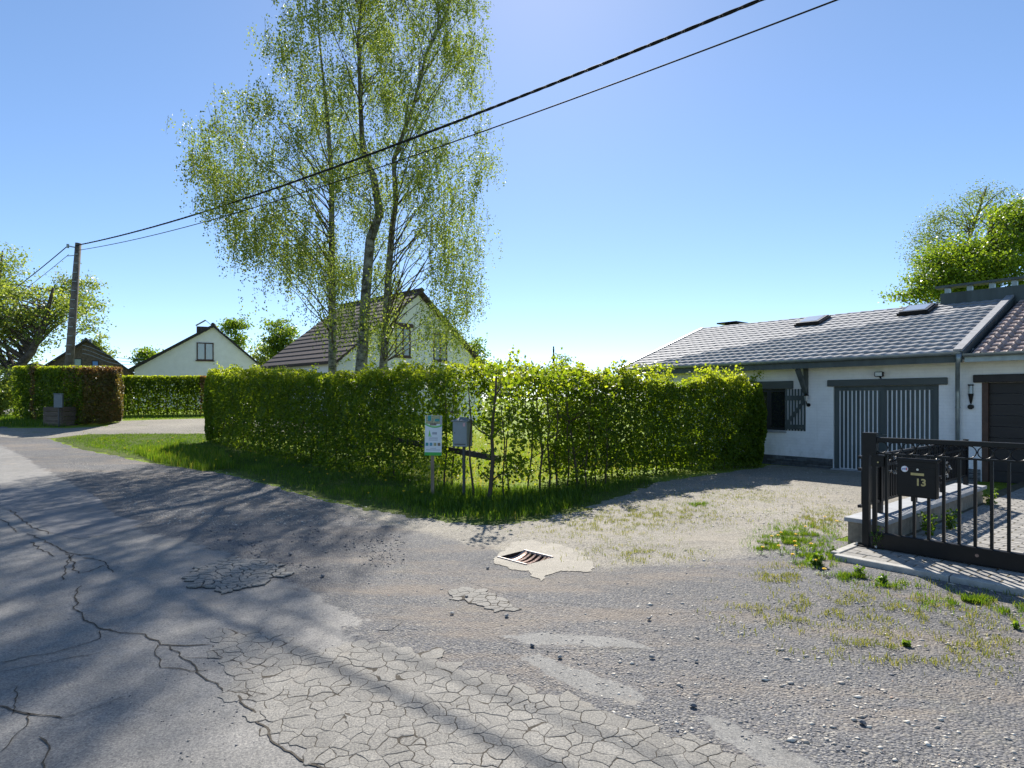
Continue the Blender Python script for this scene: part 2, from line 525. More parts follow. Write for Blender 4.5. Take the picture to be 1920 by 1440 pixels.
class MB:
    def __init__(s):
        s.v = []; s.f = []
    def add(s, vs, fs):
        n = len(s.v)
        s.v += [tuple(v) for v in vs]
        s.f += [tuple(i + n for i in f) for f in fs]
        return s
    def box(s, x0, x1, y0, y1, z0, z1, mx=None, b=0.0):
        if b > 0:
            vs = []
            for z, i in ((z0, b), (z0 + b, 0), (z1 - b, 0), (z1, b)):
                vs += [(x0 + i, y0 + i, z), (x1 - i, y0 + i, z), (x1 - i, y1 - i, z), (x0 + i, y1 - i, z)]
            fs = [(3, 2, 1, 0), (12, 13, 14, 15)]
            for k in range(3):
                for j in range(4):
                    a = k * 4 + j; c = k * 4 + (j + 1) % 4
                    fs.append((a, c, c + 4, a + 4))
        else:
            vs = [(x0, y0, z0), (x1, y0, z0), (x1, y1, z0), (x0, y1, z0), (x0, y0, z1), (x1, y0, z1), (x1, y1, z1), (x0, y1, z1)]
            fs = [(3, 2, 1, 0), (4, 5, 6, 7), (0, 1, 5, 4), (1, 2, 6, 5), (2, 3, 7, 6), (3, 0, 4, 7)]
        if mx is not None:
            vs = [mx @ Vector(v) for v in vs]
        return s.add(vs, fs)
    def bar(s, a, b, wdt, hgt, up=Vector((0, 0, 1))):
        a, b = Vector(a), Vector(b)
        d = (b - a).normalized()
        if abs(d.dot(up)) > .98: up = Vector((0, 1, 0))
        r = d.cross(up).normalized(); u = r.cross(d)
        vs = []
        for p in (a, b):
            for i, j in ((-1, -1), (1, -1), (1, 1), (-1, 1)):
                vs.append(p + r * i * wdt / 2 + u * j * hgt / 2)
        return s.add(vs, [(3, 2, 1, 0), (4, 5, 6, 7), (0, 1, 5, 4), (1, 2, 6, 5), (2, 3, 7, 6), (3, 0, 4, 7)])
    def tube(s, pts, rad, sides=6, cap=True):
        pts = [Vector(p) for p in pts]
        n = len(pts)
        if not hasattr(rad, '__len__'): rad = [rad] * n
        vs = []
        ref = Vector((.3, .9, .2)).normalized()
        for i, p in enumerate(pts):
            d = (pts[min(i + 1, n - 1)] - pts[max(i - 1, 0)])
            if d.length < 1e-9: d = Vector((0, 0, 1))
            d.normalize()
            r = d.cross(ref)
            if r.length < .05: r = d.cross(Vector((1, 0, 0)))
            r.normalize(); u = d.cross(r)
            for k in range(sides):
                a = 2 * math.pi * k / sides
                vs.append(p + (r * math.cos(a) + u * math.sin(a)) * rad[i])
        fs = []
        for i in range(n - 1):
            for k in range(sides):
                a = i * sides + k; b = i * sides + (k + 1) % sides
                fs.append((a, b, b + sides, a + sides))
        if cap:
            fs.append(tuple(range(sides))[::-1])
            fs.append(tuple(range((n - 1) * sides, n * sides)))
        return s.add(vs, fs)
    def torus(s, c, R, r, axis='y', seg=20, sides=5):
        pts = []
        for i in range(seg + 1):
            a = 2 * math.pi * i / seg
            if axis == 'y': pts.append(Vector(c) + Vector((R * math.cos(a), 0, R * math.sin(a))))
            else: pts.append(Vector(c) + Vector((R * math.cos(a), R * math.sin(a), 0)))
        return s.tube(pts, r, sides, cap=False)
    def prism(s, poly, z0, z1):
        n = len(poly)
        vs = [(x, y, z0) for x, y in poly] + [(x, y, z1) for x, y in poly]
        fs = [tuple(range(n))[::-1], tuple(range(n, 2 * n))]
        for i in range(n):
            j = (i + 1) % n
            fs.append((i, j, j + n, i + n))
        return s.add(vs, fs)
    def mesh(s, name, smooth=False):
        me = bpy.data.meshes.new(name)
        me.from_pydata([tuple(v) for v in s.v], [], s.f)
        if smooth:
            me.polygons.foreach_set('use_smooth', [True] * len(me.polygons))
        me.update()
        return me
    def build(s, name, mat, parent=None, smooth=False, loc=None):
        return link(name, s.mesh(name, smooth), parent, mat, loc)

def np_mesh(name, V, Fq, tint=None, k=4):
    """V (n,3), Fq (m,k)"""
    me = bpy.data.meshes.new(name)
    me.vertices.add(len(V))
    me.vertices.foreach_set('co', np.asarray(V, np.float32).ravel())
    m = len(Fq)
    me.loops.add(m * k)
    me.loops.foreach_set('vertex_index', np.asarray(Fq, np.int32).ravel())
    me.polygons.add(m)
    me.polygons.foreach_set('loop_start', np.arange(0, m * k, k, dtype=np.int32))
    me.polygons.foreach_set('loop_total', np.full(m, k, np.int32))
    if tint is not None:
        a = me.attributes.new('tint', 'FLOAT', 'POINT')
        a.data.foreach_set('value', np.asarray(tint, np.float32))
    me.update(calc_edges=True)
    return me

def unit(a):
    return a / np.maximum(np.linalg.norm(a, axis=1, keepdims=True), 1e-9)

def leaves(name, P, size, mat, parent, tint, axis=None, nrm=None, aspect=.7, spread=1.0, fold=.12):
    """a cloud of folded leaf blades; axis and nrm bias their direction"""
    n = len(P)
    a = RNG.normal(size=(n, 3)) * spread
    if axis is not None: a = a + axis
    a = unit(a)
    b = RNG.normal(size=(n, 3)) * spread
    if nrm is not None:
        b = np.cross(a, unit(b * .9 + nrm))
    else:
        b = np.cross(a, b)
    b = unit(b)
    c = np.cross(a, b)
    L = (size * RNG.uniform(.7, 1.25, n))[:, None]
    W = L * aspect
    V = np.empty((n, 4, 3))
    V[:, 0] = P - a * L / 2
    V[:, 1] = P + b * W / 2 + c * L * fold - a * L * .08
    V[:, 2] = P + a * L / 2
    V[:, 3] = P - b * W / 2 + c * L * fold - a * L * .08
    Fq = np.arange(n * 4).reshape(n, 4)
    me = np_mesh(name, V.reshape(-1, 3), Fq, np.repeat(np.clip(tint, 0, 1), 4))
    return link(name, me, parent, mat)

def in_poly(px, py, poly):
    px, py = np.asarray(px), np.asarray(py)
    r = np.zeros(px.shape, bool)
    n = len(poly)
    for i in range(n):
        x0, y0 = poly[i]; x1, y1 = poly[(i + 1) % n]
        c = ((y0 > py) != (y1 > py))
        with np.errstate(divide='ignore', invalid='ignore'):
            r ^= c & (px < (x1 - x0) * (py - y0) / (y1 - y0 + 1e-12) + x0)
    return r

def sample_poly(poly, n):
    xs = [p[0] for p in poly]; ys = [p[1] for p in poly]
    out = np.empty((0, 2))
    while len(out) < n:
        q = np.column_stack((RNG.uniform(min(xs), max(xs), n * 2), RNG.uniform(min(ys), max(ys), n * 2)))
        out = np.vstack((out, q[in_poly(q[:, 0], q[:, 1], poly)]))
    return out[:n]

def ragged(poly, step=.12, amp=.05, sc=3.0, close=True):
    out = []
    n = len(poly)
    for i in range(n if close else n - 1):
        a = Vector(poly[i][:2]); b = Vector(poly[(i + 1) % n][:2])
        k = max(1, int((b - a).length / step))
        for j in range(k):
            p = a.lerp(b, j / k)
            d = Vector((noise.noise(Vector((p.x * sc, p.y * sc, 3.1))), noise.noise(Vector((p.x * sc, p.y * sc, 9.7)))))
            d += .5 * Vector((noise.noise(Vector((p.x * sc * 4, p.y * sc * 4, 1.1))), noise.noise(Vector((p.x * sc * 4, p.y * sc * 4, 5.7)))))
            out.append(p + d * amp)
    return out

def signed_dist(Q, poly):
    Q = np.asarray(Q, float); n = len(poly); d = np.full(len(Q), 1e9)
    for i in range(n):
        a = np.array(poly[i][:2], float); b = np.array(poly[(i + 1) % n][:2], float)
        ab = b - a; t = np.clip(((Q - a) @ ab) / max(ab @ ab, 1e-9), 0, 1)
        d = np.minimum(d, np.linalg.norm(Q - (a + t[:, None] * ab), axis=1))
    return np.where(in_poly(Q[:, 0], Q[:, 1], [(p[0], p[1]) for p in poly]), d, -d)

def sheet(name, poly, off, mat, parent=None, step=.12, amp=.05, sc=3.0, grid=.5, kind='structure', holes=(), pale=None):
    """a sheet of ground lying on the terrain inside an outline (x, y)"""
    P = ragged(poly, step, amp, sc) if step else [Vector(p[:2]) for p in poly]
    nb = len(P)
    xs = [p.x for p in P]; ys = [p.y for p in P]
    gx, gy = np.meshgrid(np.arange(min(xs), max(xs), grid), np.arange(min(ys), max(ys), grid))
    q = np.column_stack((gx.ravel(), gy.ravel()))
    if len(q):
        q = q[in_poly(q[:, 0], q[:, 1], [(p.x, p.y) for p in P])]
    allp = P + [Vector((float(a), float(b))) for a, b in q]
    ed = [(i, (i + 1) % nb) for i in range(nb)]
    for hl in holes:
        k0 = len(allp); allp = allp + [Vector(p) for p in hl]
        ed += [(k0 + i, k0 + (i + 1) % len(hl)) for i in range(len(hl))]
    res = delaunay_2d_cdt(allp, ed, [], 1, 1e-5)
    vs = [(v.x, v.y, float(gz(v.x, v.y)) + off) for v in res[0]]
    faces = list(res[2])
    for hl in holes:
        hp_ = [(p[0], p[1]) for p in hl]
        faces = [f for f in faces if not in_poly([sum(vs[i][0] for i in f) / len(f)], [sum(vs[i][1] for i in f) / len(f)], hp_)[0]]
    me = bpy.data.meshes.new(name)
    me.from_pydata(vs, [], faces)
    me.update()
    if pale is not None:
        at = me.attributes.new('pale', 'FLOAT', 'POINT')
        at.data.foreach_set('value', np.asarray(pale(np.array([(v[0], v[1]) for v in vs])), np.float32))
    # faces up
    if len(me.polygons) and me.polygons[0].normal.z < 0: me.flip_normals()
    o = link(name, me, parent, mat)
    if kind and not parent: o['kind'] = kind
    return o

def GP(*pts):
    return [G(x, y).to_2d() for x, y in pts]

# ---------------------------------------------------------------- ground
D = [G(*p) for p in ((938, 1048), (972, 1031), (1032, 1045), (998, 1065))]
dctr = (D[0] + D[1] + D[2] + D[3]) / 4
dx_ = ((D[2] - D[1]) + (D[3] - D[0])).normalized()
dy_ = Vector((-dx_.y, dx_.x, 0))
hw, hd = .21, .20
def dl(u, v, z=0): return dctr + dx_ * u + dy_ * v + Vector((0, 0, z))
DHOLE = [dl(-hw, -hd).to_2d(), dl(hw, -hd).to_2d(), dl(hw, hd).to_2d(), dl(-hw, hd).to_2d()]
def grid_axis(segs):
    out = []
    for a, b, st in segs:
        out += list(np.arange(a, b, st))
    return np.array(out)
gx = grid_axis([(-2500, -200, 460), (-200, -40, 16), (-40, 25, .5), (25, 200, 17.5), (200, 2600, 400)])
gy = grid_axis([(-400, -20, 76), (-20, 0, 4), (0, 45, .5), (45, 200, 15.5), (200, 3000, 400)])
GX, GY = np.meshgrid(gx, gy)
GZ = gz(GX, GY)
V = np.column_stack((GX.ravel(), GY.ravel(), GZ.ravel()))
nx, ny = len(gx), len(gy)
I = np.arange(nx * ny).reshape(ny, nx)
Fq = np.column_stack((I[:-1, :-1].ravel(), I[:-1, 1:].ravel(), I[1:, 1:].ravel(), I[1:, :-1].ravel()))
fc_ = V[Fq].mean(1)
Fq = Fq[np.hypot(fc_[:, 0] - dctr.x, fc_[:, 1] - dctr.y) > .75]
ground = link('ground', np_mesh('ground', V, Fq), None, 'lawn')
ground['kind'] = 'structure'

E = Vector((.646, -.763, 0)); N = Vector((.763, .646, 0))
RZ = math.atan2(E.y, E.x)
P0 = Vector((7.65, 14.4, 0))

# dark gravel forecourt: the whole near area right of the road and under it
fore = sheet('gravel_forecourt', [(-30, 40), (-40, 36), (-40, -3), (14, -3), (14, 4), (3.4, 7.2)] +
             GP((1400, 1040), (1180, 1060), (1000, 1000), (930, 990), (800, 980), (700, 960), (600, 938), (500, 908), (400, 884), (300, 872), (230, 858), (150, 843), (95, 824), (60, 812), (-60, 790)), .004, 'gravel', amp=.12, holes=[DHOLE])
# pale gravel drive along the hedge to the garage
drive_core = GP((1560, 1000), (1480, 1015), (1400, 1050), (1240, 1062), (1120, 1070), (1000, 1050), (900, 1030), (800, 1005), (660, 965), (600, 945), (640, 940), (800, 960), (900, 970), (1000, 965), (1100, 945), (1180, 915), (1230, 895), (1420, 868)) + \
              [Vector((7.0, 15.6)), Vector((9.0, 14.0)), Vector((10.4, 12.4)), Vector((9.0, 11.2)), Vector((6.9, 9.3)), Vector((3.6, 6.7))]
drive = sheet('gravel_driveway', GP((1540, 1130), (1400, 1150), (1200, 1150), (1000, 1130), (850, 1080), (700, 1020), (620, 985), (560, 950), (640, 950), (800, 962), (900, 978), (1000, 975), (1100, 950), (1180, 925), (1230, 905), (1420, 878)) +
              [(6.6, 15.4), (7.7, 14.4), (9.4, 12.4), (9.0, 11.6), (6.9, 9.6), (3.9, 7.2), (3.3, 6.3)], .0052, 'gravel', amp=.1, sc=2, grid=.12, holes=[DHOLE],
              pale=lambda Q: np.clip(.5 + signed_dist(Q, drive_core) / .7, -.3, 1.3))
drive2 = sheet('gravel_turning_area', GP((-300, 800), (-60, 815), (40, 822), (100, 822), (170, 814), (392, 813), (600, 812), (600, 787), (395, 785), (300, 787), (225, 790), (200, 800), (120, 803), (0, 803), (-300, 795)), .008, 'gravel', amp=.12, sc=2, pale=lambda Q: np.full(len(Q), 1.3))
verge = sheet('grass_verge', GP((100, 823), (170, 814), (392, 813), (420, 825)) + [(-9.2, 19.9), (-.3, 11.3)] + GP((1000, 925), (1100, 915), (1200, 900), (1230, 905),
              (1180, 925), (1100, 955), (1000, 978), (930, 986), (800, 975), (700, 955), (600, 933), (500, 904), (400, 880), (300, 868), (230, 855), (150, 840)), .0065, 'verge_soil', step=.05, amp=.22, sc=2.5)

# road
road = empty('road', (0, 0, 0)); tag(road, kind='structure')
road_poly = [(-40, 30), (-40, -3), (6.2, -3)] + GP((1900, 1600), (1560, 1440), (1400, 1428), (1240, 1372), (1100, 1312), (980, 1284), (850, 1248), (760, 1210), (700, 1186), (760, 1172), (690, 1130),
             (600, 1088), (540, 1066), (470, 1035), (400, 1012), (330, 1000), (290, 985), (225, 958), (190, 922), (160, 904), (110, 882), (60, 852), (0, 826), (-200, 790))
road_xy = [Vector(p[:2]) for p in road_poly]
sheet('asphalt', road_poly, .008, 'asphalt', road, step=.1, amp=.10, sc=5, kind=None, grid=.2, pale=lambda Q: np.clip(signed_dist(Q, road_xy) / .45, 0, 1.6))
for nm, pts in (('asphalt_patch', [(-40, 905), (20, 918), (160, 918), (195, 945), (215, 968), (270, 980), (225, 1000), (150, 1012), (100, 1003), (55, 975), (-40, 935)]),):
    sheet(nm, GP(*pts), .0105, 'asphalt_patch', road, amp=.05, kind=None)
for pts in ([(945, 1195), (1000, 1188), (1090, 1190), (1180, 1200), (1230, 1220), (1160, 1214), (1080, 1212), (1000, 1212)],
            [(968, 1232), (1010, 1228), (1080, 1255), (1160, 1280), (1215, 1312), (1190, 1326), (1120, 1310), (1040, 1275)],
            [(1310, 1345), (1360, 1348), (1430, 1385), (1500, 1415), (1570, 1460), (1500, 1470), (1420, 1425), (1350, 1385)]):
    pp_ = GP(*pts)
    sheet('asphalt_remnant', [p + (p - sum(pp_, Vector((0, 0))) / len(pp_)).normalized() * .07 for p in pp_], .0052, 'asphalt_remnant', road, step=.03, amp=.02, sc=7, kind=None, grid=.025, pale=lambda Q: np.clip(signed_dist(Q, pp_) / .12 + .45, 0, 1.1))

# cracked-up asphalt: every fragment a piece of its own
def voronoi_cells(poly, cell, seed):
    rg = np.random.default_rng(seed)
    xs = [p[0] for p in poly]; ys = [p[1] for p in poly]
    pts = []
    x = min(xs) - cell
    while x < max(xs) + cell:
        y = min(ys) - cell
        while y < max(ys) + cell:
            f = 1 + .5 * noise.noise(Vector((x * 1.3, y * 1.3, seed)))
            pts.append((x + rg.uniform(-.46, .46) * cell, y + rg.uniform(-.46, .46) * cell * .9))
            y += cell * .88
        x += cell
    pts = np.array(pts)
    keep = rg.random(len(pts)) > np.array([.08 + .9 * max(0, noise.noise(Vector((a * 1.1, b * 1.1, seed + .5)))) for a, b in pts])
    pts = pts[keep]
    cells = []
    inside = signed_dist(pts, poly) > -cell * .35
    for i in np.nonzero(inside)[0]:
        p = pts[i]
        d = np.linalg.norm(pts - p, axis=1)
        idx = np.argsort(d)[1:18]
        c = [(p[0] + a * cell * 2, p[1] + b * cell * 2) for a, b in ((-1, -1), (1, -1), (1, 1), (-1, 1))]
        for j in idx:
            q = pts[j]; mx_, my_ = (p + q) / 2; nx_, ny_ = q - p
            out = []
            for k in range(len(c)):
                a, b = c[k], c[(k + 1) % len(c)]
                da = (a[0] - mx_) * nx_ + (a[1] - my_) * ny_
                db = (b[0] - mx_) * nx_ + (b[1] - my_) * ny_
                if da <= 0: out.append(a)
                if (da < 0) != (db < 0) and da != db:
                    tt = da / (da - db)
                    out.append((a[0] + (b[0] - a[0]) * tt, a[1] + (b[1] - a[1]) * tt))
            c = out
            if len(c) < 3: break
        if len(c) >= 3: cells.append(c)
    return cells

def fragment(c, gap, rnd, z0, hgt):
    P = []
    n = len(c)
    for i in range(n):
        a = Vector(c[i]); b = Vector(c[(i + 1) % n])
        k = max(1, int((b - a).length / .022))
        for j in range(k):
            p = a.lerp(b, j / k)
            p = p + Vector((noise.noise(Vector((p.x * 11, p.y * 11, 0))), noise.noise(Vector((p.x * 11, p.y * 11, 7))))) * .035 + Vector((noise.noise(Vector((p.x * 38, p.y * 38, 0))), noise.noise(Vector((p.x * 38, p.y * 38, 7))))) * .011
            P.append(p)
    ctr = sum(P, Vector((0, 0))) / len(P)
    def off(p, g):
        d = p - ctr
        return ctr + d * max(.3, 1 - g / max(d.length, 1e-4))
    m = MB()
    k = len(P)
    tx, ty = rnd.uniform(-.02, .02), rnd.uniform(-.02, .02)
    rings = [(gap, z0 - .004), (gap * 1.15, z0 + hgt * .7), (gap * 1.15 + .004, z0 + hgt)]
    vs = []
    for g, z in rings:
        for p in P:
            q = off(p, g * (1 + 1.3 * noise.noise(Vector((p.x * 6, p.y * 6, 2.2)))))
            vs.append((q.x - ctr.x, q.y - ctr.y, z + (q.x - ctr.x) * tx + (q.y - ctr.y) * ty))
    vs.append((0, 0, z0 + hgt + .001))
    fs = []
    for r in range(2):
        for i in range(k):
            j = (i + 1) % k
            fs.append((r * k + i, r * k + j, (r + 1) * k + j, (r + 1) * k + i))
    for i in range(k):
        fs.append((2 * k + i, 2 * k + (i + 1) % k, 3 * k))
    m.add(vs, fs)
    bed.add([(ctr.x + (p.x - ctr.x) * 1.0, ctr.y + (p.y - ctr.y) * 1.0, .0095 + rnd.uniform(0, .0008)) for p in P], [tuple(range(k))])
    return m, ctr
bed = MB()

alli = GP((395, 1195), (470, 1190), (520, 1205), (600, 1222), (660, 1210), (760, 1215), (850, 1250), (980, 1288), (1100, 1318), (1240, 1378), (1400, 1436), (1520, 1500), (1500, 1600), (700, 1600), (600, 1440), (500, 1360), (440, 1290))
rnd = random.Random(3)
al = [(p.x, p.y) for p in alli]
frs = []
for c in voronoi_cells(al, .092, 5):
    m, ctr = fragment(c, .0022, rnd, .009, rnd.uniform(.0015, .004))
    frs.append((ctr, m, 'asphalt_piece'))
small = GP((345, 1082), (380, 1062), (430, 1050), (500, 1055), (535, 1080), (480, 1100), (420, 1112), (370, 1100))
for c in voronoi_cells([(p.x, p.y) for p in small], .085, 6):
    m, ctr = fragment(c, .0045, rnd, .018, rnd.uniform(.004, .009))
    frs.append((ctr, m, 'asphalt_piece'))
pale = GP((850, 1108), (880, 1102), (915, 1115), (950, 1130), (965, 1148), (930, 1145), (890, 1132), (855, 1122))
for c in voronoi_cells([(p.x, p.y) for p in pale], .085, 8):
    m, ctr = fragment(c, .003, rnd, .008, rnd.uniform(.002, .004))
    frs.append((ctr, m, 'pale_patch'))
tag(bed.build('crack_bed', 'crack', road), kind='stuff')
frs.sort(key=lambda f: f[0].length)
for ctr, m, mt in frs[:290]:
    m.build('asphalt_fragment', mt, road, loc=(ctr.x, ctr.y, 0))
rest = MB()
for ctr, m, mt in frs[290:]:
    rest.add([(v[0] + ctr.x, v[1] + ctr.y, v[2]) for v in m.v], m.f)
if rest.v:
    tag(rest.build('asphalt_fragments', 'asphalt_piece', road), kind='stuff')

# single cracks running through the sound asphalt
cr = MB()
def crack(pts, wd=.007):
    P = [G(x, y) for x, y in pts]
    L = []
    for a, b in zip(P[:-1], P[1:]):
        k = max(2, int((b - a).length / .03))
        for j in range(k):
            L.append(a.lerp(b, j / k))
    L.append(P[-1])
    vs = []; fs = []
    for i, p in enumerate(L):
        d = (L[min(i + 1, len(L) - 1)] - L[max(0, i - 1)]); d.z = 0
        if d.length < 1e-6: d = Vector((1, 0, 0))
        d.normalize(); s_ = Vector((-d.y, d.x, 0))
        p = p + s_ * (noise.noise(p * 7) * .035 + noise.noise(p * 30) * .010)
        ww = wd * .75 * (1 + .9 * noise.noise(p * 17)) * (0.25 if i in (0, len(L) - 1) else 1)
        vs += [p + s_ * ww + Vector((0, 0, .0122)), p - s_ * ww + Vector((0, 0, .0122))]
        if i: fs.append((2 * i - 2, 2 * i - 1, 2 * i + 1, 2 * i))
    cr.add(vs, fs)
for pts, wd in (
    ([(18, 957), (45, 978), (58, 990), (85, 997), (92, 1003)], .010), ([(50, 1002), (75, 1012), (98, 1022), (115, 1033), (150, 1043), (175, 1041)], .009),
    ([(0, 975), (12, 980), (25, 992), (33, 1000)], .008), ([(55, 1018), (72, 1028), (88, 1038), (97, 1047)], .008),
    ([(125, 1040), (138, 1055), (140, 1070), (148, 1077), (170, 1074), (195, 1061)], .008),
    ([(135, 1042), (125, 1060), (118, 1090)], .008), ([(155, 1047), (190, 1052), (215, 1075)], .008),
    ([(150, 1100), (143, 1120), (143, 1145), (170, 1170), (190, 1182), (230, 1188), (270, 1193), (293, 1205), (300, 1212), (340, 1212), (395, 1213)], .007),
    ([(188, 1184), (188, 1201), (130, 1218), (60, 1234), (0, 1245)], .0045), ([(0, 1262), (70, 1250), (140, 1235), (200, 1225)], .003),
    ([(293, 1212), (288, 1225), (300, 1240), (300, 1256), (360, 1260), (400, 1258)], .005),
    ([(320, 1213), (340, 1235), (370, 1252), (385, 1275), (410, 1290), (440, 1302), (475, 1310)], .006),
    ([(440, 1302), (445, 1322), (475, 1335), (482, 1360), (500, 1370), (520, 1395), (585, 1435), (620, 1460)], .007),
    ([(340, 1235), (400, 1238), (440, 1245)], .004), ([(395, 1213), (420, 1240), (460, 1250)], .004),
    ([(0, 1325), (25, 1335), (60, 1338), (90, 1347), (118, 1350)], .008), ([(118, 1350), (170, 1333), (240, 1308)], .0025),
    ([(60, 1338), (45, 1365), (20, 1395), (0, 1415)], .004), ([(75, 1385), (85, 1405), (85, 1425), (100, 1450)], .006),
    ([(20, 1345), (38, 1300), (30, 1290)], .004), ([(440, 1302), (500, 1302), (560, 1310)], .004)):
    crack(pts, wd)
tag(cr.build('cracks', 'crack', road), kind='stuff')

# concrete patch with the street drain
patch_px = [(961, 1019), (978, 1016), (996, 1014), (1018, 1019), (1057, 1024), (1075, 1030), (1095, 1039), (1104, 1049), (1115, 1065), (1111, 1074), (1080, 1072), (1049, 1072), (1029, 1081), (1013, 1091), (999, 1081), (990, 1071), (956, 1069), (925, 1055), (935, 1040), (950, 1030)]
# the patch has a hole for the grate: ring of four sheets round it
dx_ = ((D[2] - D[1]) + (D[3] - D[0])).normalized()
dy_ = Vector((-dx_.y, dx_.x, 0))
hw, hd = .21, .20
def dl(u, v, z=0): return dctr + dx_ * u + dy_ * v + Vector((0, 0, z))
Pp = ragged(GP(*patch_px), .025, .05, 9)
hole = [dl(-hw, -hd).to_2d(), dl(hw, -hd).to_2d(), dl(hw, hd).to_2d(), dl(-hw, hd).to_2d()]
np_ = len(Pp)
res = delaunay_2d_cdt(Pp + hole, [(i, (i + 1) % np_) for i in range(np_)] + [(np_, np_ + 1), (np_ + 1, np_ + 2), (np_ + 2, np_ + 3), (np_ + 3, np_)], [], 1, 1e-6)
hp = [(p.x, p.y) for p in hole]
fs = []
for f in res[2]:
    c = sum((res[0][i] for i in f), Vector((0, 0))) / len(f)
    if not in_poly([c.x], [c.y], hp)[0]: fs.append(f)
me = bpy.data.meshes.new('concrete_patch')
me.from_pydata([(v.x, v.y, .0105) for v in res[0]], [], fs); me.update()
tag(link('concrete_patch', me, None, 'concrete'), kind='structure')
gr = empty('drain_grate', dctr, math.atan2(dx_.y, dx_.x))
tag(gr, 'rusty dished iron drain grate set in the pale concrete patch', 'drain grate')
def dish(v): return .016 - .055 * (1 - (v / hd) ** 2)
def strip_bar(u0, u1, name, mat, th=.02, up=0.0):
    m = MB(); k = 9; vs = []; fs = []
    for i in range(k):
        v = -hd + 2 * hd * i / (k - 1)
        z = dish(v) + up
        um = (u0 + u1) / 2
        vs += [(u0, v, z - .004), (um, v, z + .004), (u1, v, z - .004), (u1, v, z - th), (u0, v, z - th)]
        if i:
            a = 5 * (i - 1)
            for j in range(5):
                fs.append((a + j, a + (j + 1) % 5, a + 5 + (j + 1) % 5, a + 5 + j))
    m.add(vs, fs); return m.build(name, mat, gr)
strip_bar(-hw, -hw + .018, 'frame_side', 'iron_frame', .03, .004)
strip_bar(hw - .018, hw, 'frame_side', 'iron_frame', .03, .004)
strip_bar(-hw + .019, -hw + .075, 'dished_plate', 'iron')
strip_bar(hw - .06, hw - .019, 'dished_plate', 'iron')
for i in range(4):
    u = -.095 + i * .073
    strip_bar(u - .014, u + .016, 'bar', 'iron', .025)
for s_ in (-1, 1):
    m = MB(); m.box(-hw, hw, s_ * hd - .009, s_ * hd + .009, .0, .021); m.build('frame_end', 'iron_frame', gr)
pm = MB(); pm.box(-hw - .002, hw + .002, -hd - .002, hd + .002, -.32, -.30)
for q_ in ((-hw - .03, -hw - .001, -hd, hd), (hw + .001, hw + .03, -hd, hd), (-hw - .03, hw + .03, -hd - .03, -hd - .001), (-hw - .03, hw + .03, hd + .001, hd + .03)): pm.box(q_[0], q_[1], q_[2], q_[3], -.30, .003)
pm.build('pit', 'pit', gr)

# loose stones: gravel scattered over the forecourt and the drive
OCT = np.array([(1, 0, 0), (-1, 0, 0), (0, 1, 0), (0, -1, 0), (0, 0, 1), (0, 0, -1)], float)
OCF = np.array([(0, 2, 4), (2, 1, 4), (1, 3, 4), (3, 0, 4), (2, 0, 5), (1, 2, 5), (3, 1, 5), (0, 3, 5)])
def rocks(name, XY, size, tint, zoff=.01, parent=None, label=None):
    n = len(XY)
    V = OCT[None] * RNG.uniform(.6, 1.1, (n, 6, 1)) + RNG.normal(size=(n, 6, 3)) * .16
    V[:, :, 2] *= .55
    V[:, :, 0] *= RNG.uniform(.8, 1.5, n)[:, None]
    a = RNG.uniform(0, 6.28, n); ca, sa = np.cos(a)[:, None], np.sin(a)[:, None]
    X = V[:, :, 0] * ca - V[:, :, 1] * sa; Y = V[:, :, 0] * sa + V[:, :, 1] * ca
    V[:, :, 0], V[:, :, 1] = X, Y
    V *= size[:, None, None]
    V[:, :, 0] += XY[:, 0][:, None]; V[:, :, 1] += XY[:, 1][:, None]
    V[:, :, 2] += (gz(XY[:, 0], XY[:, 1]) + zoff + size * .25)[:, None]
    Fq = (OCF[None] + (np.arange(n) * 6)[:, None, None]).reshape(-1, 3)
    me = np_mesh(name, V.reshape(-1, 3), Fq, np.repeat(tint, 6), 3)
    o = link(name, me, parent, 'pebble')
    o['kind'] = 'stuff'
    return o
def noisef(XY, sc, z=0.0):
    return np.array([noise.fractal(Vector((x * sc, y * sc, z)), 1.0, 2.0, 3) for x, y in XY])
def px_cloud(n, y0, y1, x0=-60, x1=1980):
    """points spread over the near ground, denser near by as chips show there"""
    py = RNG.uniform(y0, y1, n); px = RNG.uniform(x0, x1, n)
    Y = EYE * F / (py - HZ)
    return np.column_stack(((px - 960) / F * Y, Y)), px, py
roadp = [(p[0], p[1]) for p in [Vector(q[:2]) for q in road_poly]]
allip = al
XY, px, py = px_cloud(42000, 930, 1470, 200)
rm = ~in_poly(XY[:, 0], XY[:, 1], roadp)
nz = noisef(XY, 1.2, 4)
apron_line = (XY - np.array([P0.x, P0.y])) @ np.array([N.x, N.y])
rel = XY - np.array([3.55, 6.1])
in_apron = (rel @ np.array([E.x, E.y]) > -.1) & (rel @ np.array([N.x, N.y]) > -.12)
keep = rm & ~in_apron & (RNG.random(len(XY)) < np.clip(.35 + nz * 1.3 + (px - 1000) / 2200, .04, 1))
XY = XY[keep]
sz = np.clip(RNG.lognormal(-5.2, .42, len(XY)), .003, .016)
ti = np.clip(RNG.beta(1.6, 2.0, len(XY)), 0, .93); ti[RNG.random(len(XY)) < .012] = 1
ti = .18 + .8 * ti
rocks('gravel_chips', XY, sz * .85, ti, .003)
XY, px, py = px_cloud(900, 985, 1460, 1150)
rel = XY - np.array([3.55, 6.1])
ok_ = ~((rel @ np.array([E.x, E.y]) > -.1) & (rel @ np.array([N.x, N.y]) > -.12)) & (noisef(XY, 1.0, 12) + (px - 1500) / 1500 > -.05)
XY = XY[ok_]
rocks('pale_stones', XY, np.clip(RNG.lognormal(-4.45, .4, len(XY)), .007, .026), RNG.uniform(.6, .93, len(XY)), .002)
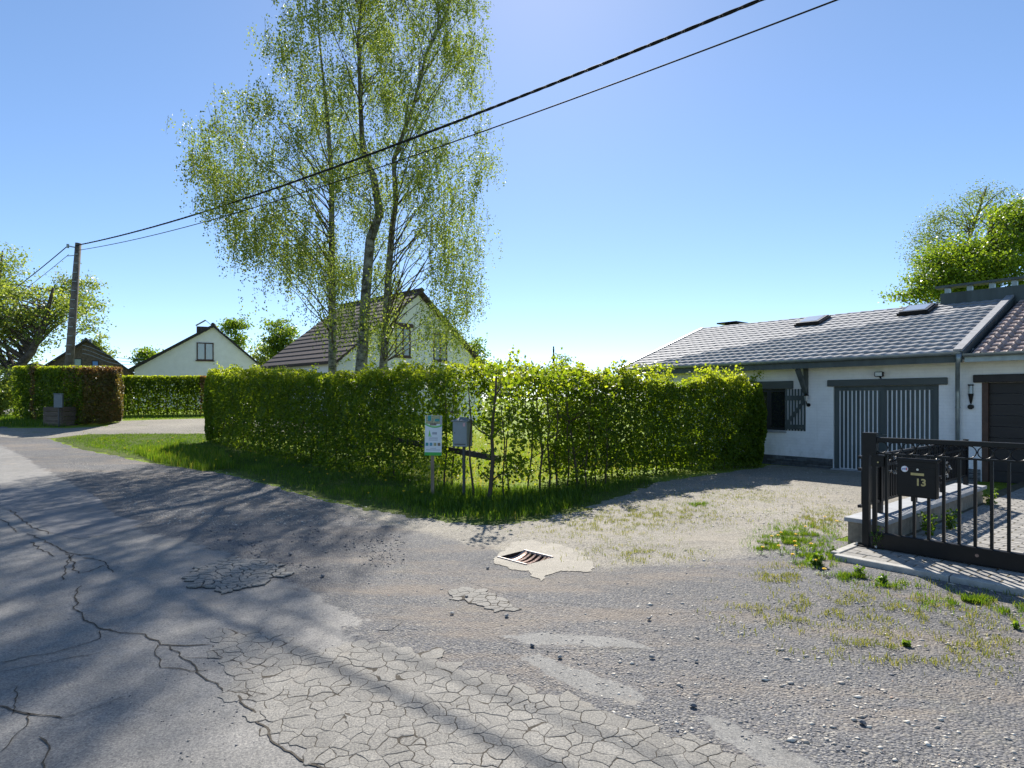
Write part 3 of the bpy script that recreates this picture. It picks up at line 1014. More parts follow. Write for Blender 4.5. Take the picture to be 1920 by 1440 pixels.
XY, px, py = px_cloud(2600, 880, 1440, -40, 1300)
keep = in_poly(XY[:, 0], XY[:, 1], roadp) & (noisef(XY, .9, 8) > -.02)
XY = XY[keep]
rocks('road_grit', XY, np.clip(RNG.lognormal(-5.5, .4, len(XY)), .002, .008), RNG.beta(1.3, 2, len(XY)) * .9, .008)
XY, px, py = px_cloud(26000, 862, 985, 120, 1600)
ok_ = ~in_poly(XY[:, 0], XY[:, 1], roadp) & ~in_poly(XY[:, 0], XY[:, 1], [(p.x, p.y) for p in GP((100, 823), (392, 813))] + [(-9.2, 19.9), (-.3, 11.6), (6.5, 16)] + [(p.x, p.y) for p in GP((1230, 903), (1180, 922), (1100, 952), (1000, 975), (930, 984), (800, 973), (700, 953), (600, 931), (500, 902), (400, 878), (300, 866), (230, 853), (150, 838))])
rel = XY - np.array([3.55, 6.1])
ok_ &= ~((rel @ np.array([E.x, E.y]) > -.1) & (rel @ np.array([N.x, N.y]) > -.12)) & ((XY - np.array([P0.x, P0.y])) @ np.array([N.x, N.y]) < -.15)
XY = XY[ok_]
rocks('far_gravel_chips', XY, np.clip(RNG.lognormal(-4.75, .4, len(XY)), .005, .02), np.clip(.2 + RNG.beta(2, 1.6, len(XY)) * .75, 0, .93), .001)
XY, px, py = px_cloud(1500, 985, 1070, 380, 760)
XY = XY[noisef(XY, 1.5, 2) > -.05]
rocks('stone_chippings', XY, np.clip(RNG.lognormal(-4.9, .45, len(XY)), .004, .022), RNG.uniform(.05, .5, len(XY)), .006)

def rock_mesh(seed, r):
    rr = random.Random(seed)
    bmv = []; phi = (1 + 5 ** .5) / 2
    ico = [(-1, phi, 0), (1, phi, 0), (-1, -phi, 0), (1, -phi, 0), (0, -1, phi), (0, 1, phi), (0, -1, -phi), (0, 1, -phi), (phi, 0, -1), (phi, 0, 1), (-phi, 0, -1), (-phi, 0, 1)]
    fc = [(0, 11, 5), (0, 5, 1), (0, 1, 7), (0, 7, 10), (0, 10, 11), (1, 5, 9), (5, 11, 4), (11, 10, 2), (10, 7, 6), (7, 1, 8), (3, 9, 4), (3, 4, 2), (3, 2, 6), (3, 6, 8), (3, 8, 9), (4, 9, 5), (2, 4, 11), (6, 2, 10), (8, 6, 7), (9, 8, 1)]
    m = MB()
    m.add([Vector(v).normalized() * r * rr.uniform(.75, 1.15) * 1 for v in ico], fc)
    m.v = [(x * 1.2, y, z * .7) for x, y, z in m.v]
    return m
M['rock_dark'] = simple('rock_dark', (.11, .115, .125), .7, .3, 30, bmp=.6)
M['rock_grey'] = simple('rock_grey', (.27, .26, .24), .8, .3, 30, bmp=.6)
stones = [((1300, 1328), .028, 'rock_dark', 'dark angular stone alone on the gravel right of the cracked asphalt'),
          ((950, 1158), .028, 'rock_grey', 'grey stone at the lower end of the pale cracked patch'),
          ((848, 1153), .024, 'rock_grey', 'grey stone below the upper end of the pale cracked patch'),
          ((875, 1122), .022, 'rock_dark', 'dark stone lying on the pale cracked patch'),
          ((915, 1068), .024, 'rock_dark', 'dark stone just left of the drain grate'),
          ((998, 1214), .022, 'rock_dark', 'dark stone at the edge of the narrow asphalt strip'),
          ((1050, 1236), .024, 'rock_grey', 'pale flat stone right of the narrow asphalt strip'),
          ((1617, 1360), .026, 'rock_dark', 'dark stone in the gravel at the lower right'),
          ((1217, 1164), .024, 'rock_dark', 'dark stone below the right end of the concrete patch'),
          ((1222, 1236), .024, 'rock_grey', 'pale grey stone on the gravel two metres below the concrete patch'),
          ((1305, 1243), .022, 'rock_grey', 'grey flat stone in the middle of the dusty gravel'),
          ((605, 1083), .034, 'rock_dark', 'dark stone in the tree shade beside the small cracked patch'),
          ((545, 1042), .034, 'rock_dark', 'dark stone among chippings in the tree shade')]
for (p, r, mt, lb) in stones:
    q = G(*p)
    r *= .72
    o = rock_mesh(int(p[0]), r).build('loose_stone', mt, loc=(q.x, q.y, q.z + .012 + r * .35))
    o.rotation_euler = (0, 0, p[0])
    tag(o, lb, 'stone', 'loose stones on the ground')

# ---------------------------------------------------------------- apron, pavers, kerb, paved drive
AP = Vector((3.40, 6.28, 0))         # left front corner of the paved apron
apr = empty('paved_drive', AP, RZ); tag(apr, kind='structure')
MB().box(-.0, 9, .0, 9.2, -.05, .05).build('joint_bed', 'joint', apr)
kb = []
for i in range(7):
    m = MB(); m.box(-.02 + i * 1.0, .97 + i * 1.0, -.10, .0, -.06, .058 + .002 * (i % 2), b=.006); m.build('kerb_stone', 'kerb', apr)
m = MB(); m.box(-.09, -.005, .0, .62, -.05, .062, b=.006); m.build('kerb_stone', 'kerb', apr)
pr = random.Random(11)
pav = []
def paver_row(y, wd, ln, x0, x1, off):
    x = x0 - off
    while x < x1:
        a, b = max(x, x0), min(x + ln - .008, x1)
        if b - a > .03: pav.append((a, b, y, y + wd - .008))
        x += ln
y = .006; r_ = 0
while y < .62:
    paver_row(y, .145, .22, .0, 6.5, .11 * (r_ % 2)); y += .145; r_ += 1
yy = y
while y < 8.6:
    paver_row(y, .105, .21, .19, 6.5, .105 * (r_ % 2)); y += .105; r_ += 1
def vis_key(p):
    wp = AP + E * ((p[0] + p[1]) / 2) + N * ((p[2] + p[3]) / 2)
    fx = wp.x / max(wp.y, .1)
    return (0 if fx < .86 else 50) + wp.length
pav.sort(key=vis_key)
rest = MB()
for i, (a, b, c, d) in enumerate(pav):
    h = .054 + pr.uniform(-.002, .003)
    if i < 290:
        m = MB(); m.box(0, b - a, 0, d - c, 0, h, b=.006)
        m.build('paver', 'paver', apr, loc=(a, c, 0))
    elif a < 5:
        rest.box(a, b, c, d, .02, h)
tag(rest.build('pavers', 'paver', apr), kind='stuff')

# ---------------------------------------------------------------- low wall with coping, fence, gate
W0 = Vector((3.80, 6.92, 0))
lw = empty('low_wall', W0, RZ); tag(lw, 'low rendered wall under pale bluestone coping slabs, beside the paved drive', 'wall')
MB().box(.03, .37, .03, 4.35, 0, .262).build('wall_body', 'wall_render', lw)
y = 0
for i, L in enumerate((1.0, 1.0, 1.0, 1.0, .4)):
    m = MB(); m.box(0, .41, 0, L - .006, 0, .048, b=.004); m.build('coping_slab', 'bluestone', lw, loc=(0, y, .264)); y += L

def thing_empty(name, loc, rz, label, cat, group=None):
    o = empty(name, loc, rz); return tag(o, label, cat, group)

# fence on the coping
fe = thing_empty('iron_fence', W0 + E * .16, RZ, 'black iron picket fence standing on the coping of the low wall', 'fence')
fm = MB().box(-.012, .012, -.012, .012, .46, 1.0, b=0).mesh('bar'); fm.materials.append(M['black_metal'])
for i in range(54):
    y = .10 + i * .0795
    if y > 4.3: break
    o = link('bar', fm, fe, loc=(0, y, 0))
for z in (.455, 1.005, .87):
    MB().box(-.018, .018, .0, 4.35, z - .015, z + .015).build('rail', 'black_metal', fe)
for y in (.62, 1.85, 3.08, 4.3):
    MB().box(-.03, .03, y - .03, y + .03, .312, 1.03).build('post', 'black_metal', fe)
rgm = MB().torus((0, 0, 0), .052, .006, 'y', 14, 4).mesh('ring'); rgm.materials.append(M['black_metal'])
for i in range(38):
    o = link('ring', rgm, fe, loc=(0, .16 + i * .11, .938)); o.rotation_euler = (0, 0, math.pi / 2)
# wreaths
def wreath(loc, R, label):
    o = thing_empty('wreath', loc, RZ, label, 'wreath')
    MB().torus((0, 0, 0), R, .012, 'y', 18, 5).build('ring', 'twig', o)
    n = 170; a = RNG.uniform(0, 6.28, n)
    P = np.column_stack((np.cos(a) * R, RNG.normal(size=n) * .015, np.sin(a) * R)) + RNG.normal(size=(n, 3)) * .012
    leaves('leaves', P, .032, M['wreath_leaf'], o, RNG.random(n))
M['wreath_leaf'] = leafmat('wreath_leaf', [(0, (.2, .2, .19)), (1, (.62, .60, .56))], trans=.2, tboost=(1, 1, 1))
wreath(tuple(W0 + E * .20 + N * .90 + Vector((0, 0, .86))), .085, 'small pale dried wreath hanging on the fence left of the black letterbox')
wreath(tuple(W0 + E * .20 + N * 2.75 + Vector((0, 0, .68))), .12, 'thin pale garland ring hanging on the fence right of the black letterbox')

GP0 = Vector((3.82, 6.60, 0.055))
gp = thing_empty('gate_post', GP0, RZ, 'black square steel gate post at the free end of the sliding gate', 'gate post')
MB().box(0, .065, 0, .065, 0, 1.235).build('post', 'black_metal', gp)
MB().box(-.07, .16, -.04, .12, -.004, .012).build('base_plate', 'black_metal', gp)
MB().box(.0, .14, -.004, .069, 1.0, 1.241).build('catch_head', 'black_metal', gp)
for x in (-.05, .14):
    MB().tube([(x, -.01, .01), (x, -.01, .035)], .011, 6).build('bolt', 'chrome', gp)
g = thing_empty('sliding_gate', GP0, RZ, 'long black sliding gate with a row of rings under its top rail', 'gate')
GX0, GX1 = .095, 4.6
MB().box(GX0, GX0 + .04, .012, .052, 0.02, 1.0).build('stile', 'black_metal', g)
MB().box(GX0 + .05, GX1, .0, .06, 1.145, 1.195, b=.004).build('top_rail', 'black_metal', g)
MB().box(GX0 + .05, GX1, .012, .045, 1.012, 1.03).build('ring_rail', 'black_metal', g)
MB().box(GX0, GX1, -.012, .065, .008, .175, b=.006).build('bottom_beam', 'black_metal', g)
bm_ = MB().box(-.013, .013, -.013, .013, .17, 1.013).mesh('bar'); bm_.materials.append(M['black_metal'])
rm_ = MB().torus((0, 0, 0), .0585, .0055, 'y', 22, 5).mesh('ring'); rm_.materials.append(M['black_metal'])
for i in range(35):
    x = GX0 + .135 + i * .128
    link('bar', bm_, g, loc=(x, .028, 0))
    link('ring', rm_, g, loc=(x - .05, .028, 1.0875))
MB().box(.10, .215, -.012, .075, .885, 1.0).build('lock_case', 'black_metal', g)
MB().box(.10, .23, -.022, .08, .99, 1.005).build('lock_hood', 'black_metal', g)
MB().tube([(.165, -.013, .93), (.165, -.03, .93)], .008, 8).build('keyhole_plate', 'brass', g)
MB().tube([(1.02, -.011, .10), (1.02, -.016, .10)], .016, 8).build('bolt_head', 'iron', g)

# letterbox 13
lb = thing_empty('letterbox', GP0 + E * .365 - N * .085 + Vector((0, 0, .605)), RZ, 'black letterbox with gold number 13 hung on the sliding gate', 'letterbox')
MB().box(0, .345, 0, .085, 0, .385, b=.006).build('case', 'black_metal', lb)
MB().box(-.008, .353, -.012, .09, .36, .392, b=.004).build('lid', 'black_metal', lb)
MB().box(.012, .333, -.006, .0, .012, .30).build('door', 'black_metal', lb)
MB().box(.125, .24, -.010, -.0055, .225, .25).build('name_plate', 'brass', lb)
MB().tube([(.185, -.005, .285), (.185, -.012, .285)], .011, 10).build('lock', 'chrome', lb)
MB().tube([(.07, -.0055, .283), (.07, -.0085, .283)], .031, 18).build('sticker', 'sticker_white', lb)
MB().box(.083, .094, -.0105, -.0088, .270, .298).build('sticker_mark', 'sticker_red', lb)
def text(body, size, mat, parent, loc, rot=(math.pi / 2, 0, 0), ext=.001, name='digits', align='CENTER'):
    cu = bpy.data.curves.new(name, 'FONT')
    cu.body = body; cu.size = size; cu.extrude = ext; cu.align_x = align; cu.offset = size * .03
    tmp = bpy.data.objects.new(name, cu)
    COL.objects.link(tmp)
    dg = bpy.context.evaluated_depsgraph_get()
    me = bpy.data.meshes.new_from_object(tmp.evaluated_get(dg))
    bpy.data.objects.remove(tmp)
    me.materials.clear(); me.materials.append(M[mat])
    o = bpy.data.objects.new(name, me); COL.objects.link(o)
    o.parent = parent; o.location = loc; o.rotation_euler = rot
    return o
text('pub', .024, 'sticker_blue', lb, (.065, -.0095, .277), name='sticker_text')
text('13', .098, 'brass', lb, (.212, -.009, .125))

# ---------------------------------------------------------------- garage house
H = thing_empty('garage_house', P0, RZ, 'long low white painted brick house with grey tiled roof and two garages', 'house')
wm = MB()
for a in ((-5.5, -2.15, .0, 2.70), (-2.15, -1.15, .0, .88), (-2.15, -1.15, 1.93, 2.70), (-1.15, 0, 0, 2.70), (0, 2.12, 1.97, 2.70), (2.12, 2.85, 0, 2.70), (2.85, 5.3, 2.0, 2.70), (5.3, 9, 0, 2.70)):
    wm.box(a[0], a[1], 0, .3, a[2], a[3])
wm.box(-5.5, -5.2, .301, 7.9, 0, 2.70).box(-5.2, 9, 7.6, 7.9, 0, 2.7).box(8.7, 9, .301, 7.6, 0, 2.7)
wm.add([(-5.5, 0, 2.701), (-5.5, 7.9, 2.701), (-5.5, 3.95, 4.04), (-5.2, 0, 2.701), (-5.2, 7.9, 2.701), (-5.2, 3.95, 4.04)], [(0, 2, 1), (3, 4, 5), (0, 3, 5, 2), (2, 5, 4, 1)])
wm.build('wall', 'painted_brick', H)
MB().box(-5.1, 8.6, .35, 7.5, .0, .02).build('floor_slab', 'joint', H)
# slate plinth: stone by stone
sr = random.Random(5)
pl = empty('plinth'); pl.parent = H
MB().box(-5.5, -.01, -.02, -.001, 0, .245).build('mortar', 'joint', pl)
cnt = 0
for (xa, xb) in ((-3.2, -.01), (2.14, 2.84)):
    z = .0
    while z < .235:
        h = sr.choice((.028, .035, .045)); h = min(h, .247 - z)
        x = xa + sr.uniform(-.2, 0)
        while x < xb:
            L = sr.uniform(.10, .34)
            a, b = max(x, xa), min(x + L, xb)
            if b - a > .03:
                m = MB(); d = sr.uniform(.028, .045)
                m.box(a + .003, b - .003, -d, -.0195, z + .003, z + h - .002, b=.003)
                m.build('slate_stone', 'slate', pl); cnt += 1
            x += L
        z += h
# roof
RS = 1.58 / 4.53
SL = math.sqrt(4.53 ** 2 + 1.58 ** 2)
rang = math.atan(RS)
roof = empty('roof'); roof.parent = H
for x0, x1, dz in ((-6.0, 2.62, 0.0), (2.74, 9.2, -.07)):
    m = MB()
    def rz_(y): return 2.60 + (y + .58) * RS + dz
    m.add([(x0, -.56, rz_(-.56) - .10), (x1, -.56, rz_(-.56) - .10), (x1, 3.95, rz_(3.95) - .10), (x0, 3.95, rz_(3.95) - .10),
           (x0, -.56, rz_(-.56) - .02), (x1, -.56, rz_(-.56) - .02), (x1, 3.95, rz_(3.95) - .02), (x0, 3.95, rz_(3.95) - .02)],
          [(3, 2, 1, 0), (4, 5, 6, 7), (0, 1, 5, 4), (1, 2, 6, 5), (2, 3, 7, 6), (3, 0, 4, 7)])
    m.add([(x0, 8.46, rz_(-.56) - .10), (x1, 8.46, rz_(-.56) - .10), (x1, 3.95, rz_(3.95) - .10), (x0, 3.95, rz_(3.95) - .10),
           (x0, 8.46, rz_(-.56)), (x1, 8.46, rz_(-.56)), (x1, 3.95, rz_(3.95)), (x0, 3.95, rz_(3.95))],
          [(0, 1, 2, 3), (7, 6, 5, 4), (4, 5, 1, 0), (5, 6, 2, 1), (7, 4, 0, 3)])
    m.build('roof_deck', 'underlay', roof)
def tile_mesh(wd, ln, amp, name, mat, roll=1):
    """S-profile tile; x across, y up the slope, z off it"""
    k = 10; vs = []; fs = []
    for j, (yy_, lift) in enumerate(((0, .022), (ln, .0))):
        for i in range(k + 1):
            u = i / k
            if roll == 1:
                z = amp * (math.cos(2 * math.pi * (u - .78)) * .5 + .5) ** 1.3
            else:
                z = amp * max(0, math.cos(math.pi * min(1, abs(u - .72) / .28))) ** .8 if abs(u - .72) < .28 else 0
            vs.append((u * (wd + .012), yy_, z + lift))
    for i in range(k):
        fs.append((i, i + 1, k + 2 + i, k + 1 + i))
    n = len(vs)
    for i in range(k + 1):
        vs.append((vs[i][0], 0.0, vs[i][2] - .016))
    for i in range(k):
        fs.append((n + i, n + i + 1, i + 1, i))
    me = bpy.data.meshes.new(name)
    me.from_pydata(vs, [], fs)
    me.polygons.foreach_set('use_smooth', [p < k for p in range(len(me.polygons))])
    me.update(); me.materials.append(M[mat])
    return me
TW, TL = .225, .300
tm1 = tile_mesh(TW, .33, .014, 'tile', 'tile_grey')
TW2 = .215
tm2 = tile_mesh(TW2, .33, .06, 'tile', 'tile_brown', 2)
def slope_mat(x, s, dz=0.0):
    """place on the front slope: x along the eave, s metres up it"""
    y = -.62 + s * math.cos(rang); z = 2.60 - .04 * RS + s * math.sin(rang) + dz
    return Matrix.Translation((x, y, z)) @ Matrix.Rotation(rang, 4, 'X')
tl = []
for r in range(16):
    for c in range(38):
        tl.append((-5.95 + c * TW + .0, r * TL))
def tkey(t):
    p = H_world @ slope_mat(t[0], t[1]).translation
    return p.length
H_world = Matrix.Translation(P0) @ Matrix.Rotation(RZ, 4, 'Z')
SKY = ((-1.87, 4.08), (.78, 4.2))     # skylights: x centre, distance up the slope
def in_sky(x, s):
    for sx, ss in SKY:
        if sx - .42 < x + TW / 2 < sx + .42 and ss - .55 < s + .15 < ss + .55: return True
    return False
tl.sort(key=tkey)
jt = random.Random(2)
far = MB()
for i, (x, s) in enumerate(tl):
    mx = slope_mat(x + jt.uniform(-.003, .003), s, jt.uniform(0, .004))
    if i < 295:
        o = link('tile', tm1, roof); o.matrix_local = mx
    else:
        far.add([mx @ v.co for v in tm1.vertices], [tuple(p.vertices) for p in tm1.polygons])
fo = far.build('tiles', 'tile_grey', roof, smooth=False); fo['kind'] = 'stuff'
for r in range(16):
    for c in range(16):
        x = 2.80 + c * TW2
        o = link('tile', tm2, roof, loc=None)
        o.matrix_local = slope_mat(x + jt.uniform(-.004, .004), r * TL, -.07 + jt.uniform(0, .006))
# verge boards, ridge tiles
def slope_box(x0, x1, s0, s1, z0, z1, name, mat, parent=None):
    m = MB(); mx = slope_mat(0, 0)
    m.box(x0, x1, s0, s1, z0, z1, mx); return m.build(name, mat, parent or roof)
slope_box(2.53, 2.68, -.02, SL, .035, .085, 'verge_capping', 'tile_grey')
slope_box(2.665, 2.70, -.02, SL, -.12, .034, 'verge_board', 'charcoal_paint')
slope_box(-6.04, -5.96, -.03, SL, -.10, .05, 'verge_board', 'zinc')
for i in range(22):
    m = MB()
    x0 = -6.0 + i * .345
    if x0 > 1.0: break
    k = 8; vs = []; fs = []
    for x, rr in ((x0, .115), (x0 + .35, .10)):
        for j in range(k + 1):
            a = math.pi * j / k
            vs.append((x, 3.95 + .05 + math.cos(a) * rr * 1.1, 4.12 + math.sin(a) * rr))
    for j in range(k): fs.append((j, j + 1, k + 2 + j, k + 1 + j))
    m.add(vs, fs); m.build('ridge_tile', 'tile_grey', roof, smooth=True)
# gutter, fascia, soffit, downpipe
def gutter(x0, x1, y, z, nm='gutter'):
    m = MB(); k = 8; vs = []; fs = []
    for x in (x0, x1):
        for j in range(k + 1):
            a = math.pi + math.pi * j / k
            vs.append((x, y + math.cos(a) * .062, z + math.sin(a) * .062))
        for j in range(k + 1):
            a = math.pi * 2 - math.pi * j / k
            vs.append((x, y + math.cos(a) * .056, z + math.sin(a) * .056))
    q = 2 * (k + 1)
    for j in range(q): fs.append((j, (j + 1) % q, q + (j + 1) % q, q + j))
    for o_ in (0, q):
        for j in range(k): fs.append((o_ + j, o_ + j + 1, o_ + q - 2 - j, o_ + q - 1 - j))
    m.add(vs, fs); m.build(nm, 'zinc', H)
gutter(-6.1, 2.66, -.655, 2.60)
gutter(2.70, 9.0, -.665, 2.56)
MB().box(-6.1, 2.66, -.585, -.555, 2.40, 2.565).build('fascia', 'charcoal_paint', H)
MB().box(2.70, 9.0, -.585, -.555, 2.40, 2.52).build('fascia', 'zinc', H)
for i in range(4):
    MB().box(-5.8, 9.0, -.548 + i * .137, -.548 + i * .137 + .13, 2.44, 2.456).build('soffit_board', 'soffit', H)
dp = MB()
dp.tube([(2.62, -.655, 2.56), (2.62, -.655, 2.44), (2.60, -.63, 2.38), (2.50, -.22, 1.98), (2.47, -.10, 1.88), (2.47, -.085, 1.78), (2.47, -.085, .06)], [.055, .042, .04, .04, .04, .04, .04], 10)
dp.build('downpipe', 'zinc', H, smooth=True)
for z in (1.5, .8):
    MB().tube([(2.47, -.085, z - .012), (2.47, -.085, z + .012)], .047, 10).build('pipe_bracket', 'zinc', H)
# window with shutter
wd_ = empty('window'); wd_.parent = H
for a in ((-2.15, -2.09, .88, 1.93), (-1.21, -1.15, .88, 1.93)):
    MB().box(a[0], a[1], .06, .13, a[2], a[3]).build('frame', 'dark_frame', wd_)
MB().box(-2.09, -1.21, .06, .13, .88, .95).build('frame', 'dark_frame', wd_)
MB().box(-2.09, -1.21, .06, .13, 1.86, 1.93).build('frame', 'dark_frame', wd_)
MB().box(-1.66, -1.57, .055, .125, .951, 1.859).build('mullion', 'dark_frame', wd_)
for a, b in ((-2.09, -1.66), (-1.57, -1.21)):
    MB().box(a, b, .09, .10, .95, 1.86).build('pane', 'glass', wd_)
MB().box(-2.2, -1.12, -.05, .058, .82, .879).build('sill', 'bluestone', wd_)
MB().box(-2.15, -1.15, .2, .21, .88, 1.93).build('dark_backing', 'room_dark', wd_)
MB().box(-2.42, -.945, -.05, -.002, 1.931, 2.13, b=.01).build('lintel', 'charcoal_beam', H)
sh = empty('shutter'); sh.parent = H
for i in range(7):
    x = -1.14 + i * .0745
    MB().box(x, x + .048, -.018, -.004, .88, 1.925).build('board', 'charcoal_paint', sh)
for z in (1.70, .98):
    MB().box(-1.14, -.643, -.034, -.019, z - .06, z + .06).build('ledge', 'charcoal_paint', sh)
MB().bar((-1.10, -.027, 1.05), (-.67, -.027, 1.63), .016, .075, Vector((0, 0, 1))).build('brace', 'charcoal_paint', sh)
# eave bracket
MB().bar((-.62, -.50, 2.40), (-.62, -.03, 1.80), .09, .10).bar((-.62, -.05, 2.43), (-.62, -.05, 1.75), .09, .085).build('eave_bracket', 'charcoal_beam', H)
# garage door 1
gd = empty('garage_door'); gd.parent = H
MB().box(.0, 2.12, .078, .10, .03, 1.97).build('white_backing', 'white_paint', gd)
for a, b in ((0, .11), (1.0, 1.12), (2.01, 2.12)):
    MB().box(a, b, .05, .077, .02, 1.97).build('stile', 'charcoal_paint', gd)
MB().box(.11, 1.0, .052, .077, 1.87, 1.97).build('top_rail', 'charcoal_paint', gd)
MB().box(1.12, 2.01, .052, .077, 1.87, 1.97).build('top_rail', 'charcoal_paint', gd)
for x0 in (.11, 1.12):
    n_ = 10; p_ = .89 / n_
    for i in range(n_):
        MB().box(x0 + i * p_ + .027, x0 + (i + 1) * p_ - .002, .068, .077, .045, 1.868).build('board', 'charcoal_paint', gd)
MB().tube([(1.04, .045, .88), (1.04, .02, .88), (1.13, .02, .88)], .008, 6).build('handle', 'chrome', gd)
MB().box(-.02, 2.14, -.10, .09, .0, .03).build('threshold', 'bluestone', H)
MB().box(-.12, 2.28, -.055, -.002, 1.972, 2.125, b=.012).build('lintel', 'charcoal_beam', H)
# garage door 2
gd2 = empty('garage_door'); gd2.parent = H
MB().box(2.85, 2.95, .02, .16, 0, 2.0).build('frame', 'brown_frame', gd2)
for i in range(9):
    MB().box(2.951, 5.3, .12, .15, .01 + i * .222, .01 + i * .222 + .214).build('panel', 'dark_door', gd2)
MB().box(2.72, 5.5, -.055, -.002, 2.002, 2.16, b=.012).build('lintel', 'dark_beam', H)
# lamps
def lantern(x, z, name='wall_lantern', label=None):
    o = empty(name, (x, -.04, z)); o.parent = H
    MB().tube([(0, .035, -.16), (0, 0, -.16)], .045, 10).build('wall_plate', 'black_metal', o)
    MB().tube([(0, .0, -.16), (0, -.08, -.14), (0, -.10, -.07)], .012, 6).build('arm', 'black_metal', o)
    MB().tube([(0, -.10, -.07), (0, -.10, .06)], [.032, .052], 6).build('glass_body', 'glass_pale', o)
    MB().tube([(0, -.10, .06), (0, -.10, .075), (0, -.10, .12)], [.068, .06, .01], 6).build('cap', 'black_metal', o)
lantern(-.57, 1.69)
o = empty('wall_lamp', (2.68, -.03, 1.66)); o.parent = H
MB().tube([(0, 0, .28), (0, 0, .12)], [.038, .045], 10).build('shade', 'glass_pale', o)
MB().tube([(0, 0, .31), (0, 0, .28)], [.05, .05], 10).build('cap', 'black_metal', o)
MB().tube([(0, -.0, .12), (0, 0, .0), (0, 0, -.09)], [.05, .03, .012], 10).build('body', 'black_metal', o)
MB().tube([(0, .02, -.15), (0, -.03, -.15)], .052, 12).build('ball', 'black_metal', o)
o = empty('floodlight', (1.02, -.10, 2.23)); o.parent = H
MB().box(-.085, .085, -.05, .03, -.055, .055, b=.01).build('housing', 'black_metal', o)
MB().box(-.07, .07, -.056, -.0505, -.04, .04).build('front_glass', 'glass_pale', o)
MB().bar((0, .03, -.05), (0, .10, -.09), .03, .02).build('bracket', 'black_metal', o)
# skylights
for sx, ss in SKY:
    k_ = empty('skylight'); k_.parent = roof; k_.matrix_local = slope_mat(sx, ss)
    MB().box(-.36, .36, -.42, .42, .03, .10).build('flashing', 'black_metal', k_)
    m = MB(); m.box(-.32, .32, -.38, .38, .10, .13); m.build('frame', 'dark_frame', k_)
    MB().box(-.25, .25, -.30, .30, .131, .136).build('pane', 'skylight_glass', k_)
# flat chimney at the far ridge
MB().box(-5.45, -4.95, 4.3, 4.85, 3.7, 4.28).build('chimney', 'slate', H)
MB().box(-5.6, -4.85, 4.2, 5.0, 4.33, 4.375).build('chimney_cap', 'black_metal', H)
MB().box(-5.4, -5.05, 4.4, 4.75, 4.28, 4.33).build('chimney_neck', 'black_metal', H)
# ridge structure
MB().box(1.15, 9, 3.87, 4.05, 4.02, 4.46).build('ridge_upstand', 'charcoal_paint', H)
for x in (1.24, 1.72, 2.18, 2.62, 3.1, 3.55, 4.0):
    MB().box(x, x + .11, 3.89, 4.03, 4.461, 4.60).build('ridge_post', 'zinc', H)
m = MB(); m.box(1.05, 9, 3.79, 4.13, 4.601, 4.66); m.build('ridge_board', 'charcoal_paint', H)
MB().tube([(3.2, 4.05, 4.66), (3.2, 4.05, 4.8), (3.2, 4.05, 4.84), (3.2, 4.05, 4.9)], [.08, .08, .13, .05], 12).build('vent_pot', 'white_paint', H)

# ---------------------------------------------------------------- houses behind
def gable_house(name, ctr, dirx, w_, depth, z0, zeave, zapex, wallm, roofm, label, over=.35, th=.16, courses=0, al=None, ar=None):
    """gable facing the viewer; local x along the gable, y backwards"""
    rz = math.atan2(dirx[1], dirx[0])
    h = thing_empty(name, (ctr[0], ctr[1], 0), rz, label, 'house')
    al = al or w_ / 2; ar = ar or w_ / 2
    m = MB()
    m.add([(-al, 0, z0), (ar, 0, z0), (ar, 0, zeave), (0, 0, zapex), (-al, 0, zeave), (-al, depth, z0), (ar, depth, z0), (ar, depth, zeave), (0, depth, zapex), (-al, depth, zeave)],
          [(0, 1, 2, 3, 4), (9, 8, 7, 6, 5), (0, 4, 9, 5), (1, 6, 7, 2), (4, 3, 8, 9), (3, 2, 7, 8)])
    m.build('wall', wallm, h)
    rf = empty('roof'); rf.parent = h
    for s_ in (-1, 1):
        a = al if s_ < 0 else ar
        sl = (zapex - zeave) / a
        x1 = s_ * (a + over * .9); z1 = zapex - abs(x1) * sl
        n = courses if (courses and s_ == -1) else 1
        for i in range(n):
            xa, xb = x1 * i / n, x1 * (i + 1) / n
            za, zb = zapex - abs(xa) * sl + .01, zapex - abs(xb) * sl + .01
            lift = .035 if n > 1 else 0
            m = MB()
            m.add([(xa, -over, za), (xb, -over, zb + lift), (xb, depth + over, zb + lift), (xa, depth + over, za),
                   (xa, -over, za + th), (xb, -over, zb + th + lift), (xb, depth + over, zb + th + lift), (xa, depth + over, za + th)],
                  [(3, 2, 1, 0), (4, 5, 6, 7), (0, 1, 5, 4), (1, 2, 6, 5), (2, 3, 7, 6), (3, 0, 4, 7)])
            m.build('tile_course' if n > 1 else 'roof_slope', roofm, rf)
    MB().tube([(0, -over - .02, zapex + th), (0, depth + over, zapex + th)], .12, 8).build('ridge', roofm, rf)
    return h
